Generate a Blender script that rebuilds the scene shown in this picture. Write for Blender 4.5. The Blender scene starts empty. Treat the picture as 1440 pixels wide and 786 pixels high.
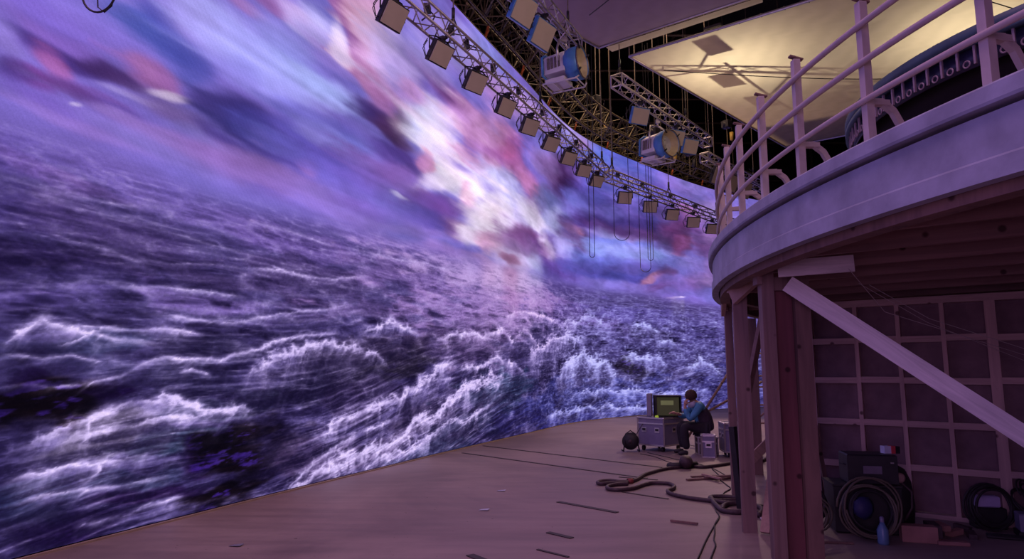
import bpy, math, random
import numpy as np
from mathutils import Vector, Matrix
random.seed(7)
PI=math.pi
# ---------------------------------------------------------------- camera
C=bpy.context.scene.collection
sc=bpy.context.scene
cam=bpy.data.cameras.new('camera'); camo=bpy.data.objects.new('camera',cam); C.objects.link(camo)
cam.sensor_width=36; cam.lens=940/1440*36; cam.clip_end=200
camo.location=(0,0,1.6); camo.rotation_euler=(PI/2+math.atan(129/940),0,0)
sc.camera=camo
# ---------------------------------------------------------------- world, exposure
w=bpy.data.worlds.new('world'); sc.world=w; w.use_nodes=True
w.node_tree.nodes['Background'].inputs[0].default_value=(.45,.2,.5,1); w.node_tree.nodes['Background'].inputs[1].default_value=.05
sc.view_settings.view_transform='Standard'; sc.view_settings.look='None'; sc.view_settings.gamma=1
sc.view_settings.use_curve_mapping=False; sc.view_settings.exposure=0
SCREEN_GAIN=1.0
# ---------------------------------------------------------------- cloth lights and added unseen fills
def area(name,loc,target,size,power,col,shape='SQUARE',sy=None):
    l=bpy.data.lights.new(name,'AREA'); l.energy=power; l.color=col; l.size=size; l.shape='RECTANGLE' if sy else shape
    if sy: l.size_y=sy
    o=bpy.data.objects.new(name,l); C.objects.link(o); o.location=loc
    o.rotation_euler=(Vector(target)-Vector(loc)).to_track_quat('-Z','Y').to_euler(); return o
def spot(name,loc,target,power,col,ang,blend=.5,rad=.15):
    l=bpy.data.lights.new(name,'SPOT'); l.energy=power; l.color=col; l.spot_size=math.radians(ang); l.spot_blend=blend; l.shadow_soft_size=rad
    o=bpy.data.objects.new(name,l); C.objects.link(o); o.location=loc
    o.rotation_euler=(Vector(target)-Vector(loc)).to_track_quat('-Z','Y').to_euler(); return o
area('overhead_fill_near',(-1.0,3.0,13.0),(0,7,0),7,600,(.96,.50,.80))  # unseen fill added to lift the floor; no softbox hangs here
area('overhead_fill_far',(4.0,22.0,14.4),(4.5,21,0),6,420,(1,.66,.46))  # unseen warm fill added over the trusses and far floor
area('stage_fill_behind',(-3.0,-6,2.6),(4,7,1.3),4,200,(.78,.42,.88))  # unseen low fill added for posts, fascia and stud wall
spot('cloth_light_one',(5.7,16.3,11.3),(5.7,16.35,9),420,(1,.86,.60),150,.9,.08)
spot('cloth_light_two',(10.4,14.2,11.2),(10.4,14.25,9),420,(1,.86,.60),150,.9,.08)
area('truss_fill_over_deck',(6.5,4.5,8.3),(0,17,7),2.0,260,(1,.70,.58))  # unseen fill added to brighten the panel faces and trusses
spot('far_floor_fill',(7.0,21.0,6.8),(4.6,18.6,0),1050,(1,.64,.55),105,.8,.3)  # unseen spot added to pool warm light on the far floor
# ---------------------------------------------------------------- helpers
def lin(c): return tuple((x/12.92 if x<=.04045 else ((x+.055)/1.055)**2.4) for x in c)
def rgb(r,g,b): return lin((r/255,g/255,b/255))
def mat(name,col,rough=.6,metal=0.,var=.15,scale=8.,bump=.0,bscale=60.,stretch=None,col2=None,spec=None,ior=None):
    m=bpy.data.materials.new(name); m.use_nodes=True; N=m.node_tree.nodes; L=m.node_tree.links; b=N['Principled BSDF']
    b.inputs['Roughness'].default_value=rough; b.inputs['Metallic'].default_value=metal
    if spec is not None: b.inputs['Specular IOR Level'].default_value=spec
    tc=N.new('ShaderNodeTexCoord'); mp=N.new('ShaderNodeMapping'); L.new(tc.outputs['Object'],mp.inputs[0])
    if stretch: mp.inputs['Scale'].default_value=stretch
    n=N.new('ShaderNodeTexNoise'); n.inputs['Scale'].default_value=scale; n.inputs['Detail'].default_value=5; L.new(mp.outputs[0],n.inputs['Vector'])
    r=N.new('ShaderNodeValToRGB'); L.new(n.outputs[0],r.inputs[0])
    c2=col2 or tuple(min(1,x*(1+var)) for x in col); c1=tuple(x*(1-var) for x in col)
    r.color_ramp.elements[0].position=.32; r.color_ramp.elements[1].position=.68
    r.color_ramp.elements[0].color=(*c1,1); r.color_ramp.elements[1].color=(*c2,1); L.new(r.outputs[0],b.inputs['Base Color'])
    if bump:
        n2=N.new('ShaderNodeTexNoise'); n2.inputs['Scale'].default_value=bscale; n2.inputs['Detail'].default_value=3; L.new(mp.outputs[0],n2.inputs['Vector'])
        bp=N.new('ShaderNodeBump'); bp.inputs['Strength'].default_value=bump; bp.inputs['Distance'].default_value=.01; L.new(n2.outputs[0],bp.inputs['Height']); L.new(bp.outputs[0],b.inputs['Normal'])
    return m
def wood(name,col,dark=.55,scale=3.0,axis_noise=(1,1,1),rot=0.):
    m=bpy.data.materials.new(name); m.use_nodes=True; N=m.node_tree.nodes; L=m.node_tree.links; b=N['Principled BSDF']; b.inputs['Roughness'].default_value=.72
    tc=N.new('ShaderNodeTexCoord'); mp=N.new('ShaderNodeMapping'); mp.inputs['Scale'].default_value=axis_noise; mr=N.new('ShaderNodeMapping'); mr.inputs['Rotation'].default_value=(0,0,rot); L.new(tc.outputs['Object'],mr.inputs[0]); L.new(mr.outputs[0],mp.inputs[0])
    n=N.new('ShaderNodeTexNoise'); n.inputs['Scale'].default_value=scale; n.inputs['Detail'].default_value=7; n.inputs['Roughness'].default_value=.6; n.inputs['Distortion'].default_value=.9; L.new(mp.outputs[0],n.inputs['Vector'])
    r=N.new('ShaderNodeValToRGB'); L.new(n.outputs[0],r.inputs[0]); e=r.color_ramp.elements
    e[0].position=.3; e[0].color=(*[x*dark for x in col],1); e[1].position=.62; e[1].color=(*col,1)
    v=N.new('ShaderNodeTexVoronoi'); v.inputs['Scale'].default_value=4.2; L.new(tc.outputs['Object'],v.inputs['Vector'])      # knots
    r2=N.new('ShaderNodeValToRGB'); L.new(v.outputs['Distance'],r2.inputs[0]); r2.color_ramp.elements[0].position=.075; r2.color_ramp.elements[0].color=(.25,.2,.2,1); r2.color_ramp.elements[1].position=.13; r2.color_ramp.elements[1].color=(1,1,1,1)
    mx=N.new('ShaderNodeMix'); mx.data_type='RGBA'; mx.blend_type='MULTIPLY'; mx.inputs[0].default_value=1
    L.new(r.outputs[0],mx.inputs[6]); L.new(r2.outputs[0],mx.inputs[7]); L.new(mx.outputs[2],b.inputs['Base Color'])
    bp=N.new('ShaderNodeBump'); bp.inputs['Strength'].default_value=.25; bp.inputs['Distance'].default_value=.005; L.new(n.outputs[0],bp.inputs['Height']); L.new(bp.outputs[0],b.inputs['Normal'])
    return m
def tag(o,label=None,cat=None,group=None,kind=None):
    if label: o['label']=label
    if cat: o['category']=cat
    if group: o['group']=group
    if kind: o['kind']=kind
    return o
def empty(name,loc,rz=0):
    o=bpy.data.objects.new(name,None); C.objects.link(o); o.location=loc; o.rotation_euler=(0,0,rz); o.empty_display_size=.1; return o
def V(*a): return Vector(a)
class MB:
    """collects shapes in world (or local) coordinates and links them as one mesh"""
    def __init__(s): s.v=[]; s.f=[]; s.smooth=set()
    def add(s,vs,fs,smooth=False):
        n=len(s.v); s.v+= [tuple(v) for v in vs]
        for f in fs:
            if smooth: s.smooth.add(len(s.f))
            s.f.append(tuple(i+n for i in f))
        return s
    def obox(s,c,ex,ey,ez):
        c,ex,ey,ez=map(Vector,(c,ex,ey,ez)); vs=[c+a*ex+b*ey+d*ez for d in (-1,1) for b in (-1,1) for a in (-1,1)]
        return s.add(vs,[(0,2,3,1),(4,5,7,6),(0,1,5,4),(2,6,7,3),(0,4,6,2),(1,3,7,5)])
    def box(s,c,d,rz=0,bev=0):
        cz,sz=math.cos(rz),math.sin(rz); hx,hy,hz=d[0]/2,d[1]/2,d[2]/2
        if not bev: return s.obox(c,(cz*hx,sz*hx,0),(-sz*hy,cz*hy,0),(0,0,hz))
        b=bev; vs=[];fs=[]
        for (z,i) in ((-hz,b),(-hz+b,0),(hz-b,0),(hz,b)):
            for (x,y) in ((-hx+i+0,-hy+i),(hx-i,-hy+i),(hx-i,hy-i),(-hx+i,hy-i)):
                vs.append(Vector(c)+Vector((x*cz-y*sz,x*sz+y*cz,z)))
        for k in range(3):
            for j in range(4): fs.append((k*4+j,k*4+(j+1)%4,k*4+4+(j+1)%4,k*4+4+j))
        fs+=[(3,2,1,0),(12,13,14,15)]
        return s.add(vs,fs)
    def beam(s,p0,p1,w,h,side=None):
        p0,p1=Vector(p0),Vector(p1); d=p1-p0; L=d.length; d=d/L
        up=Vector(side) if side else (V(0,0,1) if abs(d.z)<.95 else V(0,1,0))
        a=d.cross(up).normalized(); b=a.cross(d).normalized()
        return s.obox((p0+p1)/2,a*(w/2),d*(L/2),b*(h/2))
    def tube(s,pts,r,n=6,closed=False,caps=True,smooth=True):
        P=[Vector(p) for p in pts]; m=len(P); R=r if isinstance(r,(list,tuple)) else [r]*m; vs=[];fs=[]; a=None
        for i in range(m):
            if closed: d=P[(i+1)%m]-P[i-1]
            else: d=P[min(i+1,m-1)]-P[max(i-1,0)]
            if d.length<1e-9: d=V(0,0,1)
            d.normalize()
            if a is None:
                up=V(0,0,1) if abs(d.z)<.9 else V(1,0,0); a=d.cross(up).normalized()
            else:
                a=(a-d*a.dot(d)); a=a.normalized() if a.length>1e-6 else d.orthogonal().normalized()
            b=d.cross(a)
            for k in range(n):
                t=2*PI*k/n; vs.append(P[i]+(a*math.cos(t)+b*math.sin(t))*R[i])
        for i in range(m if closed else m-1):
            j=(i+1)%m
            for k in range(n): fs.append((i*n+k,i*n+(k+1)%n,j*n+(k+1)%n,j*n+k))
        if caps and not closed: fs+= [tuple(range(n-1,-1,-1)),tuple((m-1)*n+k for k in range(n))]
        return s.add(vs,fs,smooth and n>5)
    def ring(s,c,ax,R,r,n=20,k=6):
        ax=Vector(ax).normalized(); a=ax.orthogonal().normalized(); b=ax.cross(a); c=Vector(c)
        return s.tube([c+(a*math.cos(2*PI*i/n)+b*math.sin(2*PI*i/n))*R for i in range(n)],r,k,closed=True)
    def lathe(s,c,ax,prof,n=24,smooth=True):
        ax=Vector(ax).normalized(); a=ax.orthogonal().normalized(); b=ax.cross(a); c=Vector(c); vs=[];fs=[]
        for (z,r) in prof:
            for i in range(n): t=2*PI*i/n; vs.append(c+ax*z+(a*math.cos(t)+b*math.sin(t))*max(r,1e-4))
        for j in range(len(prof)-1):
            for i in range(n): fs.append((j*n+i,j*n+(i+1)%n,(j+1)*n+(i+1)%n,(j+1)*n+i))
        return s.add(vs,fs,smooth)
    def build(s,name,m,parent=None,offset=None,bevel=0):
        me=bpy.data.meshes.new(name)
        o0=offset if offset is not None else (parent.location if parent is not None and parent.get('_abs') else None)
        if parent is not None and o0 is None and parent.parent is not None and parent.get('_pabs'): o0=None
        vs=s.v
        if o0 is not None: vs=[(x-o0[0],y-o0[1],z-o0[2]) for x,y,z in vs]
        me.from_pydata(vs,[],s.f); me.materials.append(m); me.update()
        if s.smooth:
            sm=np.zeros(len(me.polygons),dtype=bool); sm[list(s.smooth)]=True; me.polygons.foreach_set('use_smooth',sm)
        o=bpy.data.objects.new(name,me); C.objects.link(o)
        if parent is not None: o.parent=parent
        if bevel:
            b=o.modifiers.new('bevel','BEVEL'); b.width=bevel; b.segments=2; b.limit_method='ANGLE'
        return o
class Thing:
    """an Empty at the base; parts are given in world coordinates; sub-parts via parent=part"""
    def __init__(s,name,loc,label,cat,group=None):
        s.e=empty(name,loc); tag(s.e,label,cat,group); s.o=loc
    def part(s,name,mb,m,parent=None,bevel=0):
        return mb.build(name,m,parent if parent is not None else s.e,offset=s.o,bevel=bevel)
def single(name,mb,m,label,cat,group=None,loc=None,bevel=0):
    loc=loc or (0,0,0)
    o=mb.build(name,m,None,offset=loc,bevel=bevel); o.location=loc; return tag(o,label,cat,group)
def copy_tree(o,parent=None):
    c=o.copy(); C.objects.link(c)
    if parent is not None: c.parent=parent
    for ch in o.children: copy_tree(ch,c)
    return c
# ---------------------------------------------------------------- materials
M={}
M['steel']=mat('truss_aluminium',(.55,.50,.50),.38,.9,.1)
M['steel_backlit']=mat('backlit_truss_aluminium',(.36,.32,.33),.45,.6,.15)  # same aluminium darkened to imitate trusses seen against the bright screen
M['steel_dark']=mat('dull_steel',(.20,.16,.13),.5,.6,.3,30)
M['black']=mat('black_paint',(.018,.015,.02),.55,0,.3)
M['rubber']=mat('black_rubber',(.022,.018,.022),.6,0,.3,30)
M['hose']=mat('dark_hose_rubber',(.06,.035,.045),.6,0,.3,30)
M['diffuser']=mat('lamp_diffuser',(.50,.42,.37),.55,0,.05,3)
M['blue_lamp']=mat('blue_lamp_paint',(.07,.22,.55),.4,.1,.1)
M['white_lamp']=mat('pale_lamp_housing',(.66,.60,.66),.45,.1,.06)
M['reflector']=mat('lamp_reflector',(.62,.52,.34),.4,.15,.1)
M['glass']=mat('fresnel_glass',(.5,.48,.5),.5,.0,.05)
M['yellow']=mat('yellow_tag',(.75,.50,.08),.5)
M['orange']=mat('orange_strap',(.8,.22,.05),.6)
M['lumber']=wood('pine_lumber',(.46,.29,.24),.72,3,(4,4,.35))
M['lumber_h']=wood('pine_lumber_rails',(.44,.28,.23),.7,3,(.35,4,4),.65)
M['lumber_pale']=wood('lit_pine_board',(.92,.82,.86),.66,3.2,(.35,5,5))  # pine paled to stand in for screen light on the boards
M['lumber_dark']=wood('old_brown_beam',(.24,.135,.12),.6,2.5,(3,3,.4))
M['lumber_red']=wood('red_brown_board',(.20,.065,.08),.66,2.4,(4,4,.3))
M['stud']=wood('stud_wall_pine',(.58,.38,.36),.7,3,(4,4,.3)); M['stud_h']=wood('stud_wall_blocking',(.54,.36,.34),.7,3,(.3,4,4),.65)
M['post_wood']=wood('weathered_post',(.27,.165,.16),.6,2.6,(4,4,.25))
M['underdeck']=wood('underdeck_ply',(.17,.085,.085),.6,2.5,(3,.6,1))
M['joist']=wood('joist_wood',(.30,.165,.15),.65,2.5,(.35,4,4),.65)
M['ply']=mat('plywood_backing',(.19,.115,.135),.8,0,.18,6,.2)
M['plaster']=mat('painted_fascia',(.32,.33,.44),.6,0,.20,4.5,.15,30)
M['rail_paint']=mat('railing_primer',(.50,.41,.42),.55,0,.08,10)
M['cloth']=None
M['dark_wall']=mat('black_drape',(.012,.009,.012),.9,0,.3,1.5)
M['fringe']=mat('fringe_paint',(.27,.20,.24),.5)
M['teal']=mat('dark_teal_band',(.045,.085,.115),.5,0,.3,4)
M['case_panel']=mat('flight_case_laminate',(.20,.18,.30),.45,0,.08)
M['case_dark']=mat('flight_case_dark_side',(.075,.05,.05),.5,0,.12)
M['alu']=mat('case_aluminium_edge',(.62,.58,.62),.35,.8,.08)
WALL_PTS=[(-3.0,-9.5),(-5.6,-6.0),(-6.55,-2.4),(-5.95,.7),(-5.2,3.2),(-4.24,6.02),(-3.5,8.05),(-2.88,9.74),(-2.22,11.4),(-1.48,13.3),(-.37,15.95),(.42,17.8),(1.65,20.8),(2.95,22.9),(4.8,24.95),(7.8,28.0),(11.2,30.6),(15.,32.6)]
def wall_curve(n=24):
    P=np.array(WALL_PTS,float); out=[]
    for i in range(len(P)-1):
        p0=P[max(i-1,0)];p1=P[i];p2=P[i+1];p3=P[min(i+2,len(P)-1)]
        for k in range(n):
            t=k/n
            out.append(.5*((2*p1)+(p2-p0)*t+(2*p0-5*p1+4*p2-p3)*t*t+(3*p1-p0-3*p2+p3)*t**3))
    out.append(P[-1]); C=np.array(out)
    # smooth
    for _ in range(60):
        C[1:-1]=.5*C[1:-1]+.25*(C[:-2]+C[2:])
    S=np.r_[0,np.cumsum(np.hypot(*np.diff(C,axis=0).T))]
    S-=S[5*n]
    return C[:,0],C[:,1],S
# content of the screen picture: soft strokes (s, h, quadratic form, colour, opacity) and wave crests, in metres along the screen
SKY=[
(-0.46,4.67,5.751,6.488,36.317,140,112,202,0.8),
(0.07,4.65,5.668,8.032,45.888,132,98,190,0.8),
(-0.23,4.86,10.311,10.121,71.291,118,100,198,0.7),
(0.47,5.31,6.313,4.936,64.198,140,125,210,0.7),
(0.41,5.01,5.266,6.085,51.057,125,105,195,0.6),
(-0.59,4.7,16.044,4.652,46.959,120,105,200,0.5),
(1.09,5.22,4.512,2.655,25.791,70,82,165,0.95),
(1.5,5.16,8.189,0.568,24.124,72,78,160,0.85),
(1.03,5.44,19.009,7.33,103.56,85,85,180,0.7),
(1.89,5.8,1.289,-0.275,6.715,168,163,238,0.95),
(2.35,6.28,7.104,-4.521,92.746,178,120,182,0.7),
(2.99,6.15,1.843,-1.376,8.248,150,145,225,0.8),
(2.96,5.61,1.011,-0.868,6.917,152,152,228,0.9),
(2.17,5.32,9.648,-4.655,30.037,135,125,215,0.7),
(0.05,4.51,5.568,11.234,168.546,70,55,125,0.95),
(0.49,4.57,12.138,-16.267,115.002,66,46,95,0.95),
(0.74,4.59,18.644,-14.508,184.683,85,60,120,0.8),
(-0.05,4.44,41.479,6.493,98.722,180,95,155,0.9),
(-0.3,4.24,54.717,30.819,177.841,125,66,148,0.9),
(-0.45,4.24,101.574,-13.074,108.037,75,55,130,0.7),
(1.08,4.79,11.841,1.979,45.558,168,100,160,0.85),
(0.9,4.84,47.338,42.064,218.593,170,110,170,0.6),
(-0.5,4.45,30.856,7.52,74.107,145,130,210,0.7),
(0.32,4.29,6.143,9.909,257.461,110,75,150,0.7),
(0.8,4.44,7.365,-19.384,591.872,165,150,222,0.9),
(0.61,4.18,12.776,10.393,240.697,92,74,158,0.8),
(0.14,4.25,30.53,43.459,466.879,95,60,125,0.6),
(-0.15,4.07,8.548,13.391,193.607,115,90,185,0.6),
(1.35,4.45,2.572,2.048,72.552,132,104,170,0.85),
(0.06,3.97,6.723,28.249,219.596,125,98,195,0.7),
(0.29,3.88,2.652,14.299,174.221,152,120,206,0.8),
(1.2,3.95,0.946,1.662,54.079,140,120,205,0.85),
(1.79,4.3,4.002,1.593,78.901,135,125,205,0.7),
(1.27,4.65,33.992,-74.138,384.999,212,190,228,1),
(0.14,4.12,540.337,-735.55,4854.441,190,175,220,0.8),
(2.4,4.81,3.06,-0.829,13.868,60,50,112,1),
(1.91,4.79,8.307,2.734,67.798,75,62,130,0.8),
(2.94,4.79,3.185,0.907,30.602,80,70,155,0.85),
(2.12,4.41,4.698,11.105,119.17,80,65,140,0.8),
(3.11,4.52,2.73,-0.711,49.979,85,75,158,0.9),
(3.32,4.71,4.604,-0.183,38.841,126,116,196,0.85),
(3.83,4.54,25.907,-9.015,74.749,158,114,180,0.8),
(2.77,4.28,1.767,0.906,76.285,150,118,190,0.7),
(4.31,4.96,0.593,-0.227,6.255,98,95,192,0.9),
(3.95,5.11,3.71,-1.715,82.079,145,145,224,0.9),
(4.97,5.17,3.974,-2.24,39.562,130,130,220,0.8),
(3.6,5.28,1.963,-1.811,48.643,120,115,205,0.7),
(2.92,4.18,0.737,-1.109,36.863,150,118,195,0.8),
(2.27,4.09,1.212,0.375,54.436,152,118,196,0.6),
(4.54,4.17,0.36,-1.019,27.65,135,115,198,0.8),
(6.76,4.21,0.341,-1.915,35.106,150,120,205,0.7),
(3.67,6.76,5.057,-5.903,28.44,195,182,240,0.9),
(3.03,6.7,8.667,-12.894,70.775,190,160,215,0.7),
(2.74,6.56,15.968,-4.687,98.945,145,95,165,0.8),
(4.12,6.63,2.933,-3.101,52.345,165,145,220,0.8),
(4.32,6.43,2.991,-5.884,56.152,150,120,200,0.6),
(4.26,5.84,1.276,-2.092,15.913,168,168,238,0.9),
(5.26,5.57,3.25,-2.227,20.802,130,115,205,0.6),
(4.44,7.48,7.836,-0.539,15.436,165,95,150,0.95),
(4.86,7.23,10.878,0.953,14.794,150,80,138,0.95),
(5.02,6.89,6.226,-3.476,11.424,165,105,155,0.95),
(5.25,6.61,4.225,0.351,9.571,186,115,160,0.95),
(5.62,6.28,3.659,-0.209,9.421,170,105,165,0.9),
(5.14,7.77,6.531,-5.155,10.091,226,160,190,0.9),
(5.49,7.46,4.192,-3.147,8.287,218,178,216,0.9),
(4.37,6.83,29.173,2.848,15.111,225,203,236,0.95),
(6.23,7.28,1.626,-1.107,4.624,188,168,228,0.9),
(5.24,5.97,2.742,0.759,20.561,75,50,115,1),
(5.85,5.88,4.324,0.535,24.907,88,56,105,0.95),
(6.31,6.17,5.026,-1.893,17.917,130,95,120,0.8),
(6.05,5.71,3.173,0.75,38.632,80,52,95,0.95),
(7.34,6.58,1.494,-1.351,4.208,222,215,242,0.95),
(6.6,6.84,3.32,-1.737,16.614,196,142,202,0.8),
(7.55,7.57,0.658,1.101,18.009,118,90,165,0.9),
(8.45,7.46,0.797,1.372,19.567,130,85,150,0.9),
(7.18,7.86,0.855,-0.374,7.639,165,145,215,0.7),
(9.13,8.58,0.225,-0.12,3.15,158,135,212,0.8),
(10.73,8.53,0.282,-0.132,4.68,172,130,200,0.8),
(9.88,9.27,0.512,-0.523,10.924,150,150,230,0.7),
(8.97,7.24,1.596,-0.448,9.081,200,140,195,0.8),
(12.93,8.89,0.262,-0.61,6.786,180,140,205,0.8),
(8.42,8.76,1.062,-0.977,5.644,165,150,225,0.7),
(6.08,5.05,1.061,-1.527,13.168,140,100,182,0.9),
(6.19,5.43,1.328,-1.605,37.396,84,64,140,0.95),
(6.85,5.37,3.096,-4.457,53.825,90,68,140,0.9),
(4.89,4.67,1.28,-1.784,25.054,115,100,195,0.6),
(7.84,6.22,1.438,-0.617,2.784,222,205,238,1),
(8.66,5.68,0.721,-1.243,9.058,244,228,246,1),
(7.15,5.6,8.823,-3.353,26.334,204,120,162,0.95),
(7.56,5.31,5.041,-8.36,32.04,225,205,235,0.8),
(7.94,4.9,1.111,-2.529,28.613,108,72,150,0.95),
(7.47,4.53,1.839,-2.771,36.959,94,80,165,0.9),
(8.59,4.55,2.741,-1.155,21.252,118,80,142,0.9),
(6.34,4.75,26.639,42.047,1093.244,205,190,235,0.8),
(5.76,4.32,1.043,-2.934,40.705,125,100,195,0.7),
(9.08,5.39,8.214,-0.331,20.617,192,100,150,0.95),
(10.08,6.32,2.03,-1.593,5.704,205,196,246,0.9),
(10.95,7.07,1.617,-1.63,4.518,180,80,130,0.95),
(11.82,7.08,1.922,0.874,6.736,192,78,118,0.95),
(9.61,6.95,3.992,-3.412,7.702,190,120,170,0.7),
(10.31,7.46,1.09,-1.481,6.655,200,140,190,0.7),
(9.19,5.49,6.266,-9.155,37.446,245,225,245,0.8),
(11.18,6.17,0.847,-0.237,4.346,208,203,252,0.95),
(10.34,5.03,0.521,-0.543,4.036,244,228,246,1),
(10.83,5.49,1.809,-0.7,7.881,246,234,250,0.9),
(9.28,4.49,2.278,-1.979,24.779,218,204,232,0.9),
(12.36,5.44,0.822,-0.802,3.942,212,195,242,0.9),
(12.97,6.69,1.427,1.353,10.876,216,108,150,0.95),
(13.61,6.31,2.258,-2.44,12.232,204,110,160,0.9),
(10.5,4.54,2.137,-1.854,16.229,228,158,200,0.95),
(9.88,4.03,4.101,-5.324,55.809,205,150,190,0.7),
(11.87,4.55,0.607,-0.859,7.078,225,195,238,0.9),
(12.84,5.3,0.899,-2.87,20.556,108,62,118,0.95),
(14.21,5.09,0.872,-0.558,7.417,85,60,130,0.95),
(11.54,4.41,3.848,-3.637,75.834,150,85,130,0.8),
(13.23,4.65,1.817,1.085,10.89,200,190,240,0.8),
(15.67,4.6,0.432,-0.424,12.587,90,70,150,0.85),
(14.81,6.07,0.873,-1.353,6.417,188,188,242,0.95),
(14.31,6.56,1.283,-2.413,7.246,105,105,168,0.95),
(15.5,7.67,0.659,-0.114,2.987,80,50,100,0.95),
(16.54,7.37,0.724,0.186,7.229,70,45,90,0.9),
(14.46,7.67,1.141,-0.782,4.943,160,130,200,0.7),
(16.68,8.3,1.359,-1.804,8.177,95,70,130,0.8),
(17.85,9.3,1.98,-2.414,20.297,182,110,165,0.9),
(19.03,9.2,0.68,-0.644,5.69,108,120,222,0.95),
(21.7,9.6,0.211,-0.15,6.093,100,102,208,0.95),
(24.64,9.46,0.24,0.031,6.167,135,110,192,0.9),
(20.67,8.72,0.136,-0.083,5.796,105,95,195,0.8),
(18.0,7.45,0.488,-0.502,2.319,94,86,182,0.9),
(16.81,6.76,1.084,-0.815,4.449,125,120,205,0.8),
(19.88,6.87,0.219,-0.789,5.506,70,50,115,1),
(22.62,7.36,0.266,-1.228,9.864,76,70,142,0.9),
(20.38,7.49,0.253,-1.295,13.217,95,80,165,0.8),
(17.22,5.83,0.986,-0.583,12.74,92,52,88,1),
(16.67,6.11,2.018,0.856,55.015,200,130,165,0.8),
(18.04,5.71,11.538,-2.771,16.301,75,50,100,0.9),
(19.99,6.11,0.29,-0.873,7.268,122,134,228,1),
(18.81,5.41,0.41,-1.204,10.803,110,115,215,0.9),
(19.78,6.45,1.018,-8.005,88.339,165,150,215,0.7),
(19.81,4.94,0.227,-1.174,18.155,78,80,170,0.9),
(24.24,7.44,0.762,-0.46,2.772,108,58,108,0.9),
(26.22,7.16,0.928,-0.271,3.774,110,70,125,0.85),
(25.91,8.18,0.78,-0.107,6.324,142,102,172,0.8),
(24.84,8.32,1.452,-0.356,14.8,175,110,160,0.7),
(22.39,6.02,0.485,-0.819,8.638,122,116,206,0.9),
(23.7,6.59,0.765,-0.776,13.793,108,74,140,0.85),
(21.98,5.08,6.504,-14.283,45.0,200,125,150,0.95),
(23.2,5.48,2.532,-1.293,32.681,100,60,110,0.85),
(22.48,4.82,2.733,-8.918,50.208,105,70,130,0.8),
(24.09,5.11,0.425,-0.874,18.027,130,102,188,0.8),
(25.99,5.43,0.915,-0.591,10.502,150,105,165,0.5),
(26.83,6.03,2.516,-0.557,3.966,175,125,185,0.5),
(26.9,8.52,0.946,-0.271,4.562,170,140,212,0.8),
(25.23,6.06,0.896,-0.466,16.352,140,120,200,0.7),
(24.33,4.6,41.363,-42.303,518.49,220,200,240,0.9),
(23.79,4.56,5.292,-23.627,299.893,190,170,225,0.8),
(12.9,5.91,1.109,1.077,11.66,235,215,245,0.9),
(14.28,5.25,2.46,3.165,13.387,225,210,245,0.9),
(12.36,4.91,0.546,-1.908,18.08,120,78,140,0.8),
(15.7,5.5,1.706,-2.372,13.589,175,165,225,0.8),
(16.32,5.96,2.051,0.022,9.868,110,85,150,0.8),
(18.96,7.18,0.66,-2.953,22.832,120,105,195,0.7),
(21.56,6.8,0.218,-1.445,19.612,98,66,120,0.8),
(20.31,5.94,0.34,-1.925,17.328,150,158,238,0.9),
(23.46,7.97,0.685,-0.998,13.385,95,70,130,0.8),
(26.67,7.53,3.643,-1.145,6.898,150,110,175,0.8),
(17.4,4.99,0.559,-2.912,34.902,92,84,170,0.85),
(21.25,5.44,0.787,-3.499,37.399,100,90,175,0.8),
(20.26,4.62,0.229,-1.283,39.761,132,118,205,0.8),
(24.47,6.78,3.409,-3.234,12.395,140,70,120,0.85),
(17.38,4.1,0.123,-0.588,17.348,125,112,216,0.9),
(11.63,3.93,0.21,-0.064,42.647,205,162,226,0.9),
(23.76,4.15,0.074,0.233,32.684,118,94,190,0.8),
(8.54,3.99,0.396,-2.753,63.506,170,130,205,0.8),
(15.02,4.08,0.357,-1.56,32.19,170,150,230,0.7),
(29.04,4.22,0.259,0.311,9.305,110,90,185,0.8),
(16.43,9.57,0.517,-0.511,10.366,170,150,215,0.7)]
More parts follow.
